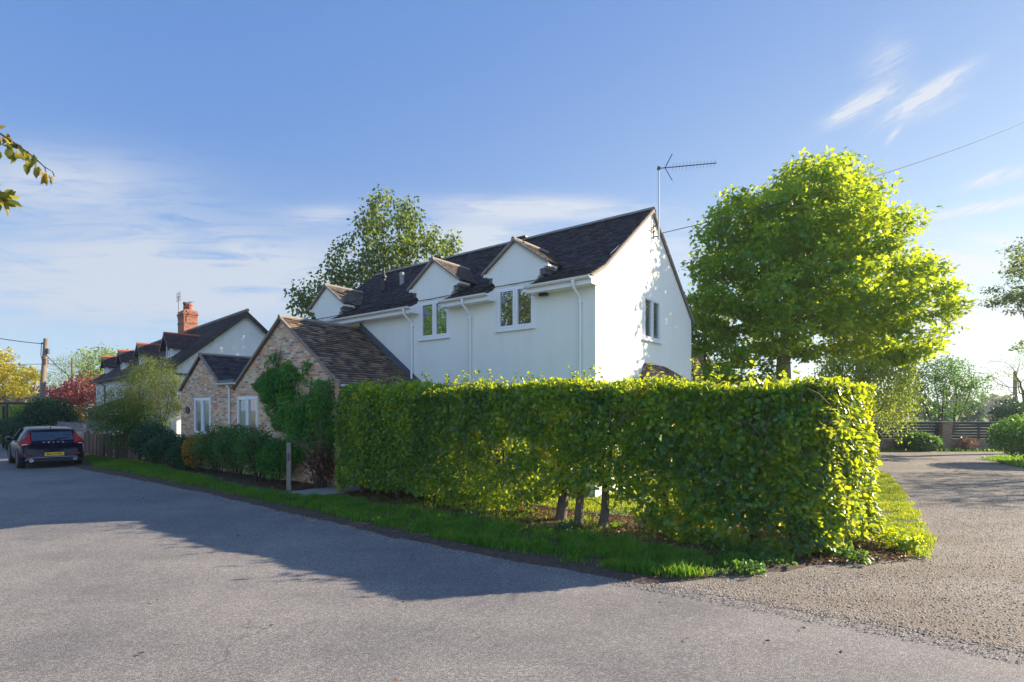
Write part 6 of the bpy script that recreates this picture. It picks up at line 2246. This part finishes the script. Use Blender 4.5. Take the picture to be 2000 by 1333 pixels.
for i, (x, y, h_, rr_, lf) in enumerate(((-25.0, 6.2, 11.5, 5.0, 'leaf_gold_green'), (-20.0, -4.5, 11.5, 4.2, 'leaf_maple'), (-33, 14.5, 12.5, 5.0, 'leaf_maple'), (-14.5, -9, 10, 4, 'leaf_yellow'))):
    tree('roadside_tree', ['golden tree across the road mirrored in the upper windows', 'green tree across the road behind the camera at the left', 'green tree far along the other side of the road',
                           'golden tree behind the camera position'][i], 'tree', (x, y), [(x, y, h_ * .62, rr_, rr_, h_ * .36)], 2.5, .25, 420, 40, .5, .27, OVAL, lf, 'bark', 601 + i * 3, step=.6, rleaf=.03, rmin=.015,
         group='trees on the far side of the road')

# distant land
r = RS(700)


def far_wood(name, lab, x0, x1, y, h_, n, size, seed, leaf='leaf_far'):
    r = RS(seed)
    xs = np.sort(r.uniform(x0, x1, int((x1 - x0) / (h_ * .55))))
    Ps = []
    for x in xs:
        hh = h_ * r.uniform(.6, 1.1)
        m_ = int(n / len(xs))
        d = unit(r.normal(size=(m_, 3)))
        Ps.append(np.array([x, y + r.uniform(-6, 6), hh * .5]) + d * np.array([hh * .5, hh * .4, hh * .52]) * (r.uniform(.6, 1, m_)[:, None]))
    P = np.concatenate(Ps)
    P = P[P[:, 2] > .1]
    m_ = len(P)
    o = leaf_cloud(name, P, unit(r.normal(size=(m_, 3))), unit(r.normal(size=(m_, 3)) + np.array([0, 0, .8])), size * r.uniform(.6, 1.4, m_), SMALL, M[leaf], None, r.uniform(size=m_))
    return stuff(tag(o, lab, 'woodland'))


far_wood('distant_wood', 'hazy distant line of trees beyond the fields on the right', 60, 330, 210, 9.0, 9000, 2.2, 701)
far_wood('distant_wood', 'hazy distant line of trees at the far end of the road on the left', -230, -80, 150, 9, 7000, 2.0, 703)
far_wood('field_hedge', 'nearer field hedge line behind the garden fence on the right', 30, 95, 75, 3.2, 5000, .8, 705, 'leaf_dark')
# low hills on the horizon
mb = MB()
pts = []
for k in range(61):
    a = math.radians(-75 + 150 * k / 60)
    h_ = 10 + 7 * math.sin(k * .37) + 5 * math.sin(k * .9 + 1)
    pts.append((1150 * math.sin(a), 1150 * math.cos(a), h_))
for k in range(60):
    a, b = pts[k], pts[k + 1]
    s0, s1 = .72, 1.12
    mb.mesh([(a[0] * s0, a[1] * s0, -1), (b[0] * s0, b[1] * s0, -1), b, a, (b[0] * s1, b[1] * s1, -1), (a[0] * s1, a[1] * s1, -1)], [(0, 1, 2, 3), (3, 2, 4, 5)])
struct(mb.build('hills', M['field'], smooth=True))

# ------------------------------------------------------------------ haze
hb = MB()
hb.box((0, 600, 14.5), (2900, 2100, 31))
m_, g_ = newmat('haze_air')
vol = g_.n('ShaderNodeVolumePrincipled', {'Color': (0.80, 0.88, 1.0, 1), 'Density': 0.0005, 'Anisotropy': 0.3})
g_.n('ShaderNodeOutputMaterial', {'Volume': vol.outputs[0]})
hz_ = hb.build('haze', m_)
stuff(hz_)
hz_['label'] = 'thin pale haze over the distant trees'
